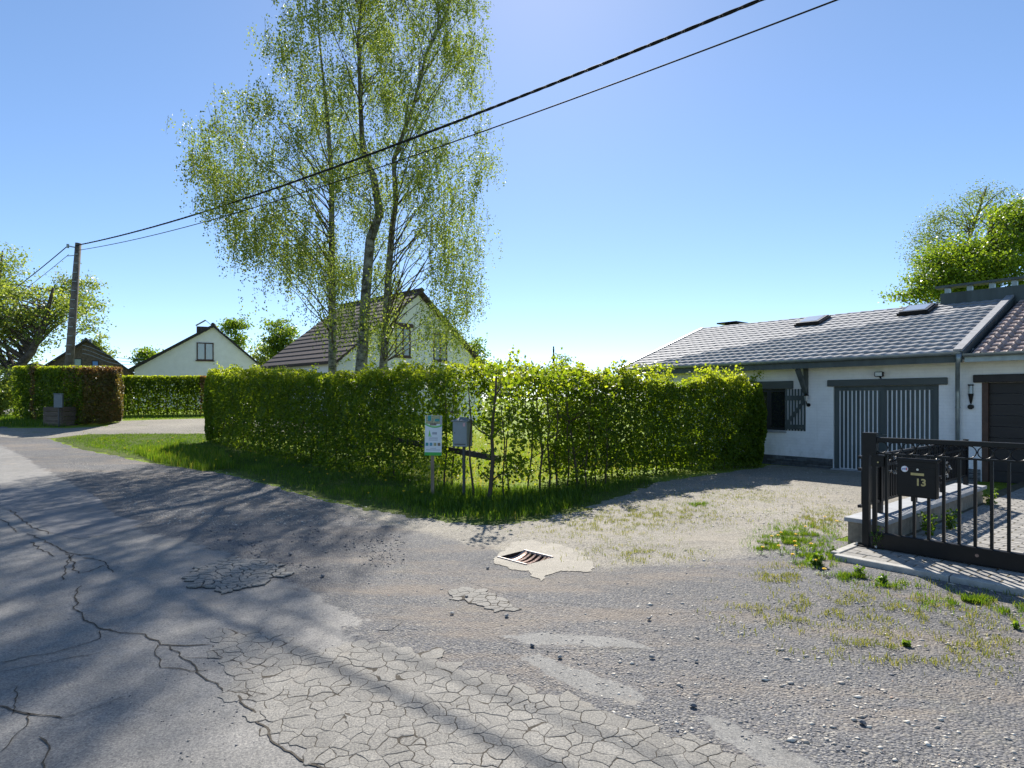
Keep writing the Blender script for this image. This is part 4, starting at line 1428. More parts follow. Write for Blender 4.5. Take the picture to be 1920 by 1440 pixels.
def far_window(h, x0, x1, z0, z1, fm='brown_frame', gm='glass_pale', mull=True, sill=True):
    o = empty('window'); o.parent = h
    t = .07
    MB().box(x0, x1, -.05, -.004, z0, z0 + t).box(x0, x1, -.05, -.004, z1 - t, z1).box(x0, x0 + t, -.049, -.004, z0 + t, z1 - t).box(x1 - t, x1, -.049, -.004, z0 + t, z1 - t).build('frame', fm, o)
    if mull: MB().box((x0 + x1) / 2 - .04, (x0 + x1) / 2 + .04, -.048, -.004, z0 + t, z1 - t).build('mullion', fm, o)
    if mull:
        MB().box(x0 + t, (x0 + x1) / 2 - .041, -.02, -.006, z0 + t, z1 - t).build('pane', gm, o)
        MB().box((x0 + x1) / 2 + .041, x1 - t, -.02, -.006, z0 + t, z1 - t).build('pane', gm, o)
    else:
        MB().box(x0 + t, x1 - t, -.02, -.006, z0 + t, z1 - t).build('pane', gm, o)
    if sill: MB().box(x0 - .06, x1 + .06, -.10, -.004, z0 - .07, z0 - .001).build('sill', fm, o)

YA = 40.0
cA = A(400, 608, YA)
hA = gable_house('white_gable_house', (cA.x, YA), (.93, .37), 8.3, 8, 1.0, 3.62, cA.z - .2, 'render_white', 'roof_dark', 'white gabled house with one brown window behind the far hedge', over=.3, th=.16, al=4.5, ar=3.2)
wl, wr = A(365, 643, YA), A(398, 676, YA)
far_window(hA, -.98, .02, wr.z, wl.z)
MB().box(-1.25, -.45, 2.5, 3.2, 5.2, cA.z + .10).build('chimney', 'stone_dark', hA)
MB().bar((-1.3, 2.6, cA.z + .15), (-.7, 2.6, cA.z + .55), .5, .03).bar((-.7, 2.6, cA.z + .55), (-.1, 2.6, cA.z + .02), .5, .03).build('chimney_cowl', 'zinc', hA)

cB = Vector((-4.67, 29.9, 0))
dB = Vector((.68, .733)).normalized()
hB = gable_house('brown_roofed_house', (cB.x, cB.y), (dB.x, dB.y), 8.8, 6.6, .5, 3.44, 6.9, 'render_white', 'tile_far', 'white house with brown tiled roof behind the birch trees', over=.35, th=.14, courses=15)
far_window(hB, -1.35, -.45, 3.75, 5.15, 'brown_frame', 'glass_pale', True)
far_window(hB, 1.0, 1.9, 3.65, 5.05, 'brown_frame', 'glass_pale', True)
MB().box(-1.5, -.3, -.07, -.004, 5.17, 5.36).build('lintel', 'brown_frame', hB)
far_window(hB, -2.6, -1.2, 1.5, 2.7); far_window(hB, .9, 2.6, 1.0, 2.9)
cC = A(162, 640, 58)
hC = gable_house('dark_stone_house', (cC.x, 58), (.86, .51), 7.2, 9, 1.0, 4.35, cC.z, 'stone_dark', 'roof_dark', 'dark stone house with a blue window, left behind the utility pole', over=.4, th=.2)
far_window(hC, -1.0, -.35, 4.2, 5.6, 'dark_frame', 'curtain', False)
far_window(hC, .42, .98, 4.2, 5.45, 'dark_frame', 'blue_pane', False)  # this pane is plain matt blue
MB().box(-.5, .3, 1.5, 2.3, cC.z - .4, cC.z + .35).build('chimney', 'zinc', hC)
MB().box(-6.2, -3.9, .5, 6, 1.0, 4.1).build('annexe', 'stone_dark', hC)
MB().add([(-6.6, 0, 4.12), (-3.85, 0, 5.0), (-3.85, 6.4, 5.0), (-6.6, 6.4, 4.12), (-6.6, 0, 4.27), (-3.85, 0, 5.15), (-3.85, 6.4, 5.15), (-6.6, 6.4, 4.27)], [(3, 2, 1, 0), (4, 5, 6, 7), (0, 1, 5, 4), (1, 2, 6, 5), (2, 3, 7, 6), (3, 0, 4, 7)]).build('annexe_roof', 'roof_dark', hC)

# ---------------------------------------------------------------- utility pole and wires
pb, pt = A(127, 690, 27), A(147, 456, 27)
pz0 = float(gz(pb.x, 27))
base = Vector((pb.x - (pt.x - pb.x) * .25, 27, pz0))
po = thing_empty('utility_pole', base, 0, 'tall weathered wooden utility pole leaning slightly behind the left hedge', 'utility pole')
top = pt - base
MB().tube([(0, 0, -.1), top * .5, top], [.20, .165, .125], 10).build('shaft', 'pole', po, smooth=True)
for i in range(12):
    p = top * (.36 + i * .052)
    MB().box(p.x - .02, p.x + .17 - i * .003, p.y - .18, p.y - .16, p.z - .014, p.z + .014).build('band', 'zinc', po)
MB().bar(top * .975 + Vector((-.1, 0, 0)), top * .975 + Vector((-.42, -.05, .06)), .05, .05).build('bracket', 'zinc', po)
MB().tube([top * .975 + Vector((-.42, -.05, -.03)), top * .975 + Vector((-.42, -.05, .14))], .055, 8).build('insulator', 'zinc', po)
MB().bar(top * .93 + Vector((-.1, 0, 0)), top * .925 + Vector((-.42, -.05, 0)), .03, .03).build('bracket', 'zinc', po)
c0 = pt + Vector((0, -.15, -.12))
dirw = Vector((.78, -.626, 0)).normalized()
def wire_pt(t, zmin, a, t0): 
    p = c0 + dirw * t; p.z = zmin + a * (t - t0) ** 2; return p
wb = thing_empty('overhead_cable', c0, 0, 'thick twisted black overhead cable crossing the sky above the thin one', 'cable')
NT = 560
for s_ in range(4):
    pts = []
    for i in range(NT + 1):
        t = 47 * i / NT
        p = wire_pt(t, 7.26, .00185, 26) - c0
        ph = s_ * math.pi / 2 + t * 2 * math.pi / 1.15
        side = Vector((-dirw.y, dirw.x, 0))
        p = p + side * math.cos(ph) * .0165 + Vector((0, 0, 1)) * math.sin(ph) * .0165
        pts.append(p)
    MB().tube(pts, .0115 if s_ else .010, 5).build('strand', 'cable', wb, smooth=True)
c1 = c0 + Vector((0, 0, -.3))
tw = thing_empty('telephone_cable', c1, 0, 'thin single overhead cable crossing the sky below the thick twisted one', 'cable')
MB().tube([wire_pt(47 * i / 90, 6.86, .00195, 27) - c1 for i in range(91)], .0125, 6).build('wire', 'cable', tw, smooth=True)
q0 = pt + Vector((-.4, -.05, -.1))
for j, (dz, r, lbl) in enumerate(((0, .022, 'upper cable descending left from the utility pole into the trees'), (-.42, .012, 'lower cable descending left from the utility pole into the trees'))):
    m = MB()
    pts = []
    for i in range(24):
        t = 24 * i / 23
        pts.append(q0 + Vector((-.82, .57, 0)) * t + Vector((0, 0, dz - .20 * t + .003 * t * t)))
    o = m.tube(pts, r, 5).build('branch_cable', 'cable', smooth=True)
    tag(o, lbl, 'cable')
for j in range(3):
    a = A(186, 658 + j * 7, 50); b = A(262, 672 + j * 5, 44)
    pts = [a.lerp(b, i / 12) - Vector((0, 0, .25 * math.sin(math.pi * i / 12))) for i in range(-6, 14)]
    o = MB().tube(pts, .016, 4).build('distant_wire', 'cable_grey')
    tag(o, ('topmost', 'middle', 'lowest')[j] + ' of three thin wires between the dark stone house and the white gable', 'wire', 'distant wires')

# ---------------------------------------------------------------- hedges
def hedge_cloud(A0, A1, width, hgt, n, size, dens=None, seed=0, z0=.05, endround=.25, topvar=.12, tinter=None):
    """points in the outer shell of a clipped hedge between two ground points"""
    rg = np.random.default_rng(seed)
    A0 = np.array(A0[:2], float); A1 = np.array(A1[:2], float)
    d = A1 - A0; L = np.linalg.norm(d); d /= L; nrm = np.array([-d[1], d[0]])
    u = rg.uniform(0, L, n)
    face = rg.random(n)
    pa = 2 * hgt / (2 * hgt + width)
    v = np.empty(n); h = np.empty(n); out = np.zeros((n, 3))
    sd_ = face < pa
    k = sd_.sum()
    dep = rg.exponential(.085, n).clip(0, width * .5)
    sgn = np.where(rg.random(n) < .5, -1, 1)
    v[sd_] = sgn[sd_] * (width / 2 - dep[sd_])
    h[sd_] = rg.uniform(z0, hgt, k)
    out[sd_, 0] = nrm[0] * sgn[sd_]; out[sd_, 1] = nrm[1] * sgn[sd_]
    t_ = ~sd_
    v[t_] = rg.uniform(-width / 2, width / 2, t_.sum())
    h[t_] = hgt - dep[t_] * 1.2
    out[t_, 2] = 1
    # uneven clipping
    XY = A0 + d * u[:, None] + nrm * v[:, None]
    q = np.column_stack((XY * 2.2, h * 2.2))
    nb = np.array([noise.noise(Vector(p)) for p in q])
    nb2 = np.array([noise.noise(Vector(p * 3.1)) for p in q])
    v = v + np.where(sd_, sgn * (nb * .12 + nb2 * .06), 0)
    # bulge in the middle of the height, drawn in near the ground
    prof = 1 - .25 * np.clip(.45 - h / hgt, 0, 1) ** 1.2 - .10 * np.clip(h / hgt - .85, 0, 1) / .15
    v *= prof
    tv = np.array([noise.fractal(Vector((a * 1.4, seed, .5)), 1, 2, 3) for a in u])
    h = h * (1 + topvar * tv * .6 + nb * .03)
    XY = A0 + d * u[:, None] + nrm * v[:, None]
    # rounded ends
    P = np.column_stack((XY, h))
    P[:, 2] += gz(P[:, 0], P[:, 1])
    keep = nb2 * .5 + nb * .5 > -.36
    if dens is not None:
        keep &= rg.random(n) < dens(u / L, h / hgt)
    P, u, h, out, nb = P[keep], u[keep] / L, h[keep] / hgt, out[keep], nb[keep]
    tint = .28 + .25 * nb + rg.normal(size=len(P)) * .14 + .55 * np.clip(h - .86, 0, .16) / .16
    return P, out, tint, u, h
def end_cloud(A0, dirn, width, hgt, n, seed):
    rg = np.random.default_rng(seed)
    d = np.array(dirn[:2], float); d /= np.linalg.norm(d); nr = np.array([-d[1], d[0]])
    v = rg.uniform(-width / 2, width / 2, n); h = rg.uniform(.08, hgt, n)
    dep = rg.exponential(.08, n)
    bul = .42 * np.sqrt(np.clip(1 - (2 * v / width) ** 2, 0, 1)) - dep
    XY = np.array(A0[:2]) + d * bul[:, None] + nr * v[:, None] * .95
    XY = XY + d * ((.22 * np.sin(np.pi * h / hgt) - .12) + .16 * np.array([noise.noise(Vector((a * 2.5, b * 2.5, seed))) for a, b in zip(v, h)]))[:, None]
    P = np.column_stack((XY, h)); P[:, 2] += gz(P[:, 0], P[:, 1])
    out = np.tile(np.array([d[0], d[1], 0]), (n, 1))
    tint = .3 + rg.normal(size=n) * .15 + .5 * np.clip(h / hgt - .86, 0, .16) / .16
    return P, out, tint
def stems(parent, pts, hgt, seed, r=.014, branch=True):
    rr = random.Random(seed)
    for (x, y, rad) in pts:
        z = float(gz(x, y)); m = MB()
        L = []; px_, py_ = x, y
        for i in range(7):
            L.append((px_ - x, py_ - y, hgt * i / 6))
            px_ += rr.uniform(-.05, .05); py_ += rr.uniform(-.05, .05)
        m.tube(L, [rad * (1 - .6 * i / 6) for i in range(7)], 5)
        if branch:
            for b in range(9):
                i = rr.randint(1, 5); p = Vector(L[i]); a = rr.uniform(0, 6.28); l_ = rr.uniform(.2, .45)
                m.tube([p, p + Vector((math.cos(a) * l_ * .6, math.sin(a) * l_ * .6, l_ * .35)), p + Vector((math.cos(a) * l_, math.sin(a) * l_, l_ * .8))], [rad * .35, rad * .25, .002], 4)
        m.build('stem', 'twig', parent, loc=(x, y, z))

hd1 = thing_empty('hedge', (-.4, 10.9, 0), 0, 'tall clipped green beech hedge with a thin see-through corner beside the signboard', 'hedge')
def part_leaves(P, out, tint, size, mat, parent, name='foliage', aspect=.72):
    # kept clear round the mailbox and the signboard
    ok = ~((P[:, 0] > -1.75) & (P[:, 0] < -.55) & (P[:, 1] < 10.62))
    P, out, tint = P[ok], out[ok], tint[ok]
    Pl = P - np.array(parent.location)[None]
    return leaves(name, Pl, size, mat, parent, tint, nrm=out * 1.3 + np.array([0, 0, .5]), axis=np.array([0, 0, -.25]), spread=.8, aspect=aspect)
HA0, HC, HA1 = (-9.3, 19.5), (-.6, 11.05), (5.75, 15.0)
def den1(u, h):
    d = np.ones_like(u)
    thin = np.clip((u - .80) / .14, 0, 1)
    d *= 1 - thin * np.where(h < .45, .95, np.where(h < .8, .75, .4))
    d *= np.where((h < .14), .5, 1)
    return d
def den2(u, h):
    d = np.ones_like(u)
    thin = 1 - np.clip((u - .20) / .10, 0, 1)
    d *= 1 - thin * np.where(h < .45, .95, np.where(h < .8, .82, .5))
    d *= np.where(h < .14, .45, 1)
    return d
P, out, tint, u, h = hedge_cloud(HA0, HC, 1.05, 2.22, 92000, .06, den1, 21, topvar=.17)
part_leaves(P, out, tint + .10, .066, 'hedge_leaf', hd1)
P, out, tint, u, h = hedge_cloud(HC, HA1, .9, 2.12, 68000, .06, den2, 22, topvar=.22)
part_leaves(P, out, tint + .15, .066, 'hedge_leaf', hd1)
P, out, tint = end_cloud(HA0, (-.715, .70), 1.15, 2.2, 9000, 3)
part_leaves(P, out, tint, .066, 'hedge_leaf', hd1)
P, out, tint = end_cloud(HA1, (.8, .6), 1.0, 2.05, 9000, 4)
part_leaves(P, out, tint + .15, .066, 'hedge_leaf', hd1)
# loose sprays in the thin corner and shoots above the top
def spray_cloud(centers, n, r, seed):
    rg = np.random.default_rng(seed)
    c = np.array(centers)[rg.integers(0, len(centers), n)]
    return c + rg.normal(size=(n, 3)) * r
cs = []
rr = random.Random(9)
stem_pts = []
for (px_, yb, rad) in ((890, 937, .022), (917, 942, .04), (945, 938, .014), (955, 930, .016), (988, 926, .016), (1012, 925, .022), (1028, 922, .022), (1045, 921, .02), (1063, 917, .018), (1084, 917, .028), (1100, 914, .016), (1118, 910, .014), (1135, 908, .014), (832, 918, .02), (848, 916, .018)):
    g0 = G(px_, yb); stem_pts.append((g0.x, g0.y, rad))
    for k in range(15):
        hh = rr.uniform(.25, 2.15)
        cs.append((g0.x + rr.uniform(-.3, .3), g0.y + rr.uniform(-.28, .28), hh))
P = spray_cloud(cs, 7000, .085, 31)
part_leaves(P, np.zeros_like(P) + [0, 0, .5], .55 + RNG.normal(size=len(P)) * .2, .075, 'hedge_leaf', hd1, 'loose_sprays')
stems(hd1, [(x - hd1.location.x, y - hd1.location.y, r) for x, y, r in []], 2, 1)
def stems_world(parent, pts, hgt, seed, **k):
    rr = random.Random(seed)
    for (x, y, rad) in pts:
        stems_one(parent, x, y, rad, hgt * rr.uniform(.9, 1.05), rr)
def stems_one(parent, x, y, rad, hgt, rr):
    nbr = 0 if (-1.8 < x < -.45 and y < 12) else 10
    z = float(gz(x, y)); m = MB(); L = []; ox = oy = 0.0
    for i in range(7):
        L.append(Vector((ox, oy, hgt * i / 6 - (.03 if i == 0 else 0)))); ox += rr.uniform(-.05, .05); oy += rr.uniform(-.05, .05)
    m.tube(L, [rad * (1 - .6 * i / 6) for i in range(7)], 5)
    for b in range(nbr):
        i = rr.randint(1, 5); p = L[i]; a = rr.uniform(0, 6.28); l_ = rr.uniform(.2, .45)
        m.tube([p, p + Vector((math.cos(a) * l_ * .6, math.sin(a) * l_ * .6, l_ * .35)), p + Vector((math.cos(a) * l_, math.sin(a) * l_, l_ * .8))], [rad * .35, rad * .25, .002], 4)
    o = m.build('stem', 'twig', parent)
    o.location = Vector((x, y, z)) - Vector(parent.location)
stems_world(hd1, stem_pts, 2.0, 4)
more = []
for i in range(16):
    t = .03 + i * .05; more.append((HA0[0] + (HC[0] - HA0[0]) * t, HA0[1] + (HC[1] - HA0[1]) * t, .02))
for i in range(14):
    t = .3 + i * .05; more.append((HC[0] + (HA1[0] - HC[0]) * t, HC[1] + (HA1[1] - HC[1]) * t, .018))
stems_world(hd1, more, 2.0, 5)
sh_ = []
for i in range(95):
    t = rr.random()
    if rr.random() < .5: x = HA0[0] + (HC[0] - HA0[0]) * t; y = HA0[1] + (HC[1] - HA0[1]) * t
    else: x = HC[0] + (HA1[0] - HC[0]) * t; y = HC[1] + (HA1[1] - HC[1]) * t
    x += rr.uniform(-.3, .3); y += rr.uniform(-.3, .3)
    z = float(gz(x, y)) + 2.1; lean = (rr.uniform(-.06, .06), rr.uniform(-.06, .06))
    for k in range(rr.randint(3, 8)):
        sh_.append((x + lean[0] * k, y + lean[1] * k, z + k * .045))
# one tall lone shoot
tall = A(968, 664, 10.9)
for k in range(9): sh_.append((tall.x + math.sin(k * .6) * .06, 10.9, 2.1 + k * .055))
P = spray_cloud(sh_, 5200, .055, 33)
part_leaves(P, np.zeros_like(P) + [0, 0, .5], .8 + RNG.normal(size=len(P)) * .15, .075, 'hedge_leaf', hd1, 'top_shoots')

L1a, L1b = (-15.9, 23.5), (-20.6, 26.0)
hd2 = thing_empty('hedge', (-16, 23.5, 0), 0, 'clipped hedge with coppery right end beside the road at the left', 'hedge')
P, out, tint, u, h = hedge_cloud(L1a, L1b, 1.5, 2.22, 46000, .08, None, 41, topvar=.04)
cop = (u < .24) & (RNG.random(len(u)) < .34) | (np.abs(u - .70) < .035) | ((h > .9) & (u < .3) & (RNG.random(len(u)) < .5))
cop &= ~((h > .35) & (h < .72) & (u < .22) & (RNG.random(len(u)) < .55))
part_leaves(P[~cop], out[~cop], tint[~cop] + .1, .088, 'hedge_leaf', hd2)
part_leaves(P[cop], out[cop], .42 + RNG.normal(size=cop.sum()) * .25, .088, 'copper_leaf', hd2, 'copper_foliage')
P, out, tint = end_cloud(L1a, (.88, -.47), 1.5, 2.2, 8000, 5)
part_leaves(P, out, tint + .05, .088, 'copper_leaf', hd2, 'copper_foliage')

L2a, L2b = (-18.6, 27.9), (-8.2, 30.2)
hd3 = thing_empty('hedge', (-13, 29, 0), 0, 'thin low hedge with a reddish bush in it, across the gravel before the white gable', 'hedge')
P, out, tint, u, h = hedge_cloud(L2a, L2b, .7, 1.82, 62000, .09, lambda u, h: np.where(h < .55, .6, .95) * (.7 + .3 * np.sin(u * 190) ** 2), 43, topvar=.03)
cop = (np.abs(u - .405) < .035) & (RNG.random(len(u)) < .85)
part_leaves(P[~cop], out[~cop], tint[~cop] + .1, .09, 'hedge_leaf', hd3)
part_leaves(P[cop], out[cop], .7 + RNG.normal(size=cop.sum()) * .2, .09, 'copper_leaf', hd3, 'copper_foliage')
stems_world(hd3, [(L2a[0] + (L2b[0] - L2a[0]) * i / 26, L2a[1] + (L2b[1] - L2a[1]) * i / 26, .03) for i in range(27)], 1.7, 8)

# ---------------------------------------------------------------- trees
def limb(m, a, b, r0, r1, sag=0.0, rr=random, n=6, arch=.0):
    a, b = Vector(a), Vector(b)
    pts = []
    L = (b - a).length
    for i in range(n + 1):
        t = i / n
        p = a.lerp(b, t)
        p.z += arch * math.sin(math.pi * t) * L
        j = .03 * L * math.sin(math.pi * t)
        p += Vector((rr.uniform(-j, j), rr.uniform(-j, j), rr.uniform(-j, j)))
        pts.append(p)
    m.tube(pts, [r0 + (r1 - r0) * (i / n) ** .8 for i in range(n + 1)], 5, cap=False)
    return pts

def path_at(path, z):
    for (p, r), (q, s_) in zip(path[:-1], path[1:]):
        if p.z <= z <= q.z:
            t = (z - p.z) / (q.z - p.z); return p.lerp(q, t), r + (s_ - r) * t
    return path[-1] if z > path[-1][0].z else path[0]

# three birches whose crowns grow into one another
YB = 20.0
sil = [(590, -60), (608, 10), (556, 95), (532, 150), (526, 200), (540, 240), (480, 268), (420, 262), (385, 232), (372, 275), (368, 330), (385, 380), (440, 430), (436, 490), (470, 520), (550, 560), (600, 595), (640, 640), (700, 635), (770, 615), (800, 640), (860, 630), (890, 560), (880, 500), (903, 430), (903, 330), (915, 250), (912, 170), (892, 100), (900, 10), (893, -90), (865, -190), (800, -260), (730, -270), (660, -235), (600, -160)]
def birch(name_label, path_px, wts, seed, nclump, main):
    rr = random.Random(seed); rg = np.random.default_rng(seed)
    path = [(A(x, y, YB + dy), r) for x, y, dy, r in path_px]
    b0 = path[0][0]; b0.z = float(gz(b0.x, b0.y)) - .05
    o = thing_empty('birch_tree', b0, 0, name_label, 'tree', 'birch trees behind the hedge')
    tm = MB()
    tm.tube([p - b0 for p, r in path], [r for p, r in path], 9)
    bmsh = MB()
    q = sample_poly(sil, 14000)
    # clumps nearer to this trunk than to the others
    W = np.array([[wx for wx, _ in wts]])
    zz = q[:, 1]
    own = np.abs(q[:, 0] - (wts[main][0] + wts[main][1] * (650 - zz) / 650))
    dist = np.stack([np.abs(q[:, 0] - (a + b * (650 - zz) / 650)) for a, b in wts], 1) + rg.uniform(0, 130, (len(q), 3))
    q = q[np.argmin(dist, 1) == main]
    cl = []
    for (x, y) in q:
        nz_ = .7 * noise.noise(Vector((x * .013, y * .018, 3.3))) + .7 * noise.noise(Vector((x * .034, y * .05, 1.3)))
        if nz_ < (.01 if y > 110 else -.16) + .14 * noise.noise(Vector((x * .02, y * .02, 8.8))): continue
        if 620 < x < 870 and 455 < y < 560 and rr.random() < .15: continue
        # round in depth
        xc = 690; hw_ = 240 if y > 230 else 200
        dep = 3.4 * math.sqrt(max(.12, 1 - ((x - xc) / (hw_ + 60)) ** 2)) * (1 if y > 0 else max(.3, 1 + y / 520))
        Yd = YB + rr.uniform(-1, 1) * dep
        c = A(x, y, YB); c.y = Yd
        cl.append(c)
        if len(cl) >= nclump: break
    P = []; T = []
    for c in cl:
        # the branch to this clump leaves the trunk lower down
        hz = max(path[1][0].z * .8, c.z - (abs(c.x - b0.x) + abs(c.y - b0.y)) * rr.uniform(.3, .75) - .2)
        sp, sr_ = path_at(path, min(hz, path[-1][0].z * .97))
        L = (c - sp).length
        if rr.random() < .22:
            limb(bmsh, sp - b0, c - b0, min(.03, .006 + .005 * L), .003, rr=rr, n=6, arch=.10)
        ns = rr.randint(8, 19)
        st_ = np.column_stack((rg.normal(c.x, .27, ns), rg.normal(c.y, .30, ns), rg.normal(c.z + .25, .12, ns)))
        ln = rg.uniform(.35, 1.15, ns) * (1.25 if c.z < 7 else .9)
        ox, oy = rg.normal(0, .10, ns), rg.normal(0, .10, ns)
        for k in range(ns):
            nl = int(ln[k] * 16) + 3
            uu = rg.random(nl) ** .9
            P.append(np.column_stack((st_[k, 0] + ox[k] * uu + rg.normal(0, .045, nl), st_[k, 1] + oy[k] * uu + rg.normal(0, .045, nl), st_[k, 2] - uu * ln[k])))
            T.append(np.clip(.58 + .3 * noise.noise(Vector(c) * .5) + rg.normal(0, .2, nl), 0, 1))
            if k < 2:
                a_ = Vector(st_[k]) - b0
                bmsh.tube([a_, a_ + Vector((ox[k] * .4, oy[k] * .4, -ln[k] * .5)), a_ + Vector((ox[k], oy[k], -ln[k]))], [.005, .004, .002], 3, cap=False)
    P = np.vstack(P); T = np.concatenate(T)
    tm.build('trunk', 'birch_bark', o, smooth=True)
    bmsh.build('branches', 'twig', o)['kind'] = 'stuff'
    leaves('crown', P - np.array(b0)[None], .066, 'birch_leaf', o, T, axis=np.array([0, 0, -.9]), spread=.75, aspect=.72)
    return len(P)
wts = [(600, -60), (690, -10), (770, 60)]
n1 = birch('left birch of three, slim straight trunk behind the hedge', [(624, 760, .2, .15), (623, 600, .2, .125), (622, 450, .2, .10), (622, 330, .2, .08), (612, 200, 0, .055), (600, 90, 0, .03), (590, -60, 0, .01)], wts, 101, 300, 0)
n2 = birch('middle birch of three, thickest trunk forking high above the cables', [(668, 770, -.3, .22), (680, 650, -.3, .18), (686, 550, -.3, .16), (694, 450, -.3, .15), (712, 400, -.3, .14), (700, 330, -.2, .11), (680, 280, 0, .09), (676, 200, 0, .075), (672, 60, 0, .055), (690, -100, 0, .03), (720, -220, 0, .008)], wts, 102, 340, 1)
n3 = birch('right birch of three, slanting trunk in front of the white gable', [(708, 770, .3, .16), (722, 640, .3, .13), (728, 520, .3, .115), (735, 430, .3, .10), (742, 380, .3, .085), (738, 300, .2, .075), (775, 200, .2, .06), (800, 100, .2, .05), (840, 20, .2, .035), (850, -150, .1, .01)], wts, 103, 330, 2)

def leafy_tree(label, base, trunk, blobs, n, size, mat, seed, cat='tree', name='tree', group=None, spray=.28, trunk_pts=None, r0=.2, nb=None, droop=0.0, aspect=.7, clump_n=70, gap=-.1):
    """blobs: (centre, radii) ellipsoids in world space; leaves sit in sprays at clump points"""
    rr = random.Random(seed); rg = np.random.default_rng(seed)
    b0 = Vector(base)
    o = thing_empty(name, b0, 0, label, cat, group)
    tp = [Vector(p) for p in (trunk_pts or [base, trunk])]
    m = MB()
    path = []
    k = len(tp)
    for i in range(k - 1):
        for j in range(4):
            t = j / 4; p = tp[i].lerp(tp[i + 1], t)
            path.append((p, r0 * (1 - .75 * (i + t) / (k - 1))))
    path.append((tp[-1], r0 * .22))
    m.tube([p - b0 for p, r in path], [r for p, r in path], 8)
    m.build('trunk', 'bark', o, smooth=True)
    bm = MB(); P = []; T = []
    vol = np.array([r[0] * r[1] * r[2] for c, r in blobs]); vol = vol / vol.sum()
    nc = max(8, n // clump_n)
    made = 0; tries = 0
    while made < nc and tries < nc * 12:
        tries += 1
        c, r = blobs[int(rg.choice(len(blobs), p=vol))]
        d = rg.normal(size=3); d /= np.linalg.norm(d); d *= rg.random() ** .38
        p = Vector((c[0] + d[0] * r[0], c[1] + d[1] * r[1], c[2] + d[2] * r[2]))
        if noise.noise(p * (1.6 / max(r))) + .5 * noise.noise(p * (4.5 / max(r))) < gap: continue
        made += 1
        sp, _ = path_at(path, max(path[0][0].z + (path[-1][0].z - path[0][0].z) * .3, min(path[-1][0].z, p.z - (p - b0).to_2d().length * .6)))
        if rr.random() < .3:
            L = (p - sp).length
            limb(bm, sp - b0, p - b0, min(r0 * .35, .015 + .012 * L), .008, rr=rr, n=5, arch=.06)
        cn = int(clump_n * rr.uniform(.5, 1.5))
        axis = rg.normal(size=3); axis[2] *= .4; axis /= np.linalg.norm(axis)
        uu = rg.normal(size=(cn, 1))
        pts = np.array(p) + uu * axis * spray + rg.normal(size=(cn, 3)) * spray * np.array([.55, .55, .35])
        pts[:, 2] -= droop * np.abs(rg.normal(size=cn))
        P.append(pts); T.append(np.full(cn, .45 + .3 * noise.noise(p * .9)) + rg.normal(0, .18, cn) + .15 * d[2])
    P = np.vstack(P); T = np.concatenate(T)
    bm.build('branches', 'twig', o)['kind'] = 'stuff'
    leaves('crown', P - np.array(b0)[None], size, mat, o, T, nrm=np.array([0, 0, .6]), aspect=aspect)
    return o
def blob(px, py, rx, ry, Y, ryd=None):
    c = A(px, py, Y); return ((c.x, Y, c.z), (rx / F * Y, ryd or rx / F * Y, ry / F * Y))
def gp(px, Y):
    x = (px - 960) / F * Y; return (x, Y, float(gz(x, Y)) - .05)

# left edge
leafy_tree('big green tree with a dark leaning trunk at the left edge', gp(-10, 29), None, [blob(30, 600, 75, 75, 30), blob(95, 590, 70, 55, 31), blob(-60, 600, 90, 80, 31), blob(10, 680, 60, 50, 30)], 19000, .13, 'dull_leaf', 201,
           trunk_pts=[gp(-10, 29), A(25, 700, 29), A(60, 660, 29.5), A(85, 600, 30), A(100, 540, 30)], r0=.26, spray=.4, gap=-.12)
leafy_tree('tall sparse tree rising at the very left edge of the sky', gp(-20, 34), None, [blob(5, 520, 45, 65, 34), blob(30, 490, 25, 25, 34), blob(-50, 520, 60, 70, 34)], 5200, .13, 'dull_leaf', 202, trunk_pts=[gp(-20, 34), A(-10, 600, 34), A(5, 470, 34)], r0=.18, spray=.4, gap=.0)
leafy_tree('thin leafed tree right behind the utility pole', gp(125, 36), None, [blob(155, 560, 34, 42, 36), blob(125, 550, 28, 40, 36), blob(165, 600, 26, 24, 36)], 3800, .13, 'dull_leaf', 203, trunk_pts=[gp(125, 36), A(130, 620, 36), A(150, 530, 36)], r0=.12, spray=.35, gap=.0)
leafy_tree('feathery small tree above the dark stone house', gp(185, 62), None, [blob(180, 645, 20, 20, 62), blob(175, 665, 28, 22, 62)], 2600, .22, 'dull_leaf', 204, trunk_pts=[gp(185, 62), A(180, 640, 62)], r0=.15, spray=.5)
leafy_tree('low shrubs growing at the far left behind the road', gp(0, 27), None, [blob(10, 730, 40, 38, 27), blob(-40, 735, 60, 40, 27), blob(45, 745, 20, 25, 28.5)], 9000, .12, 'dull_leaf', 205, cat='shrub', name='shrub', trunk_pts=[gp(0, 27), A(0, 720, 27)], r0=.06, spray=.3)
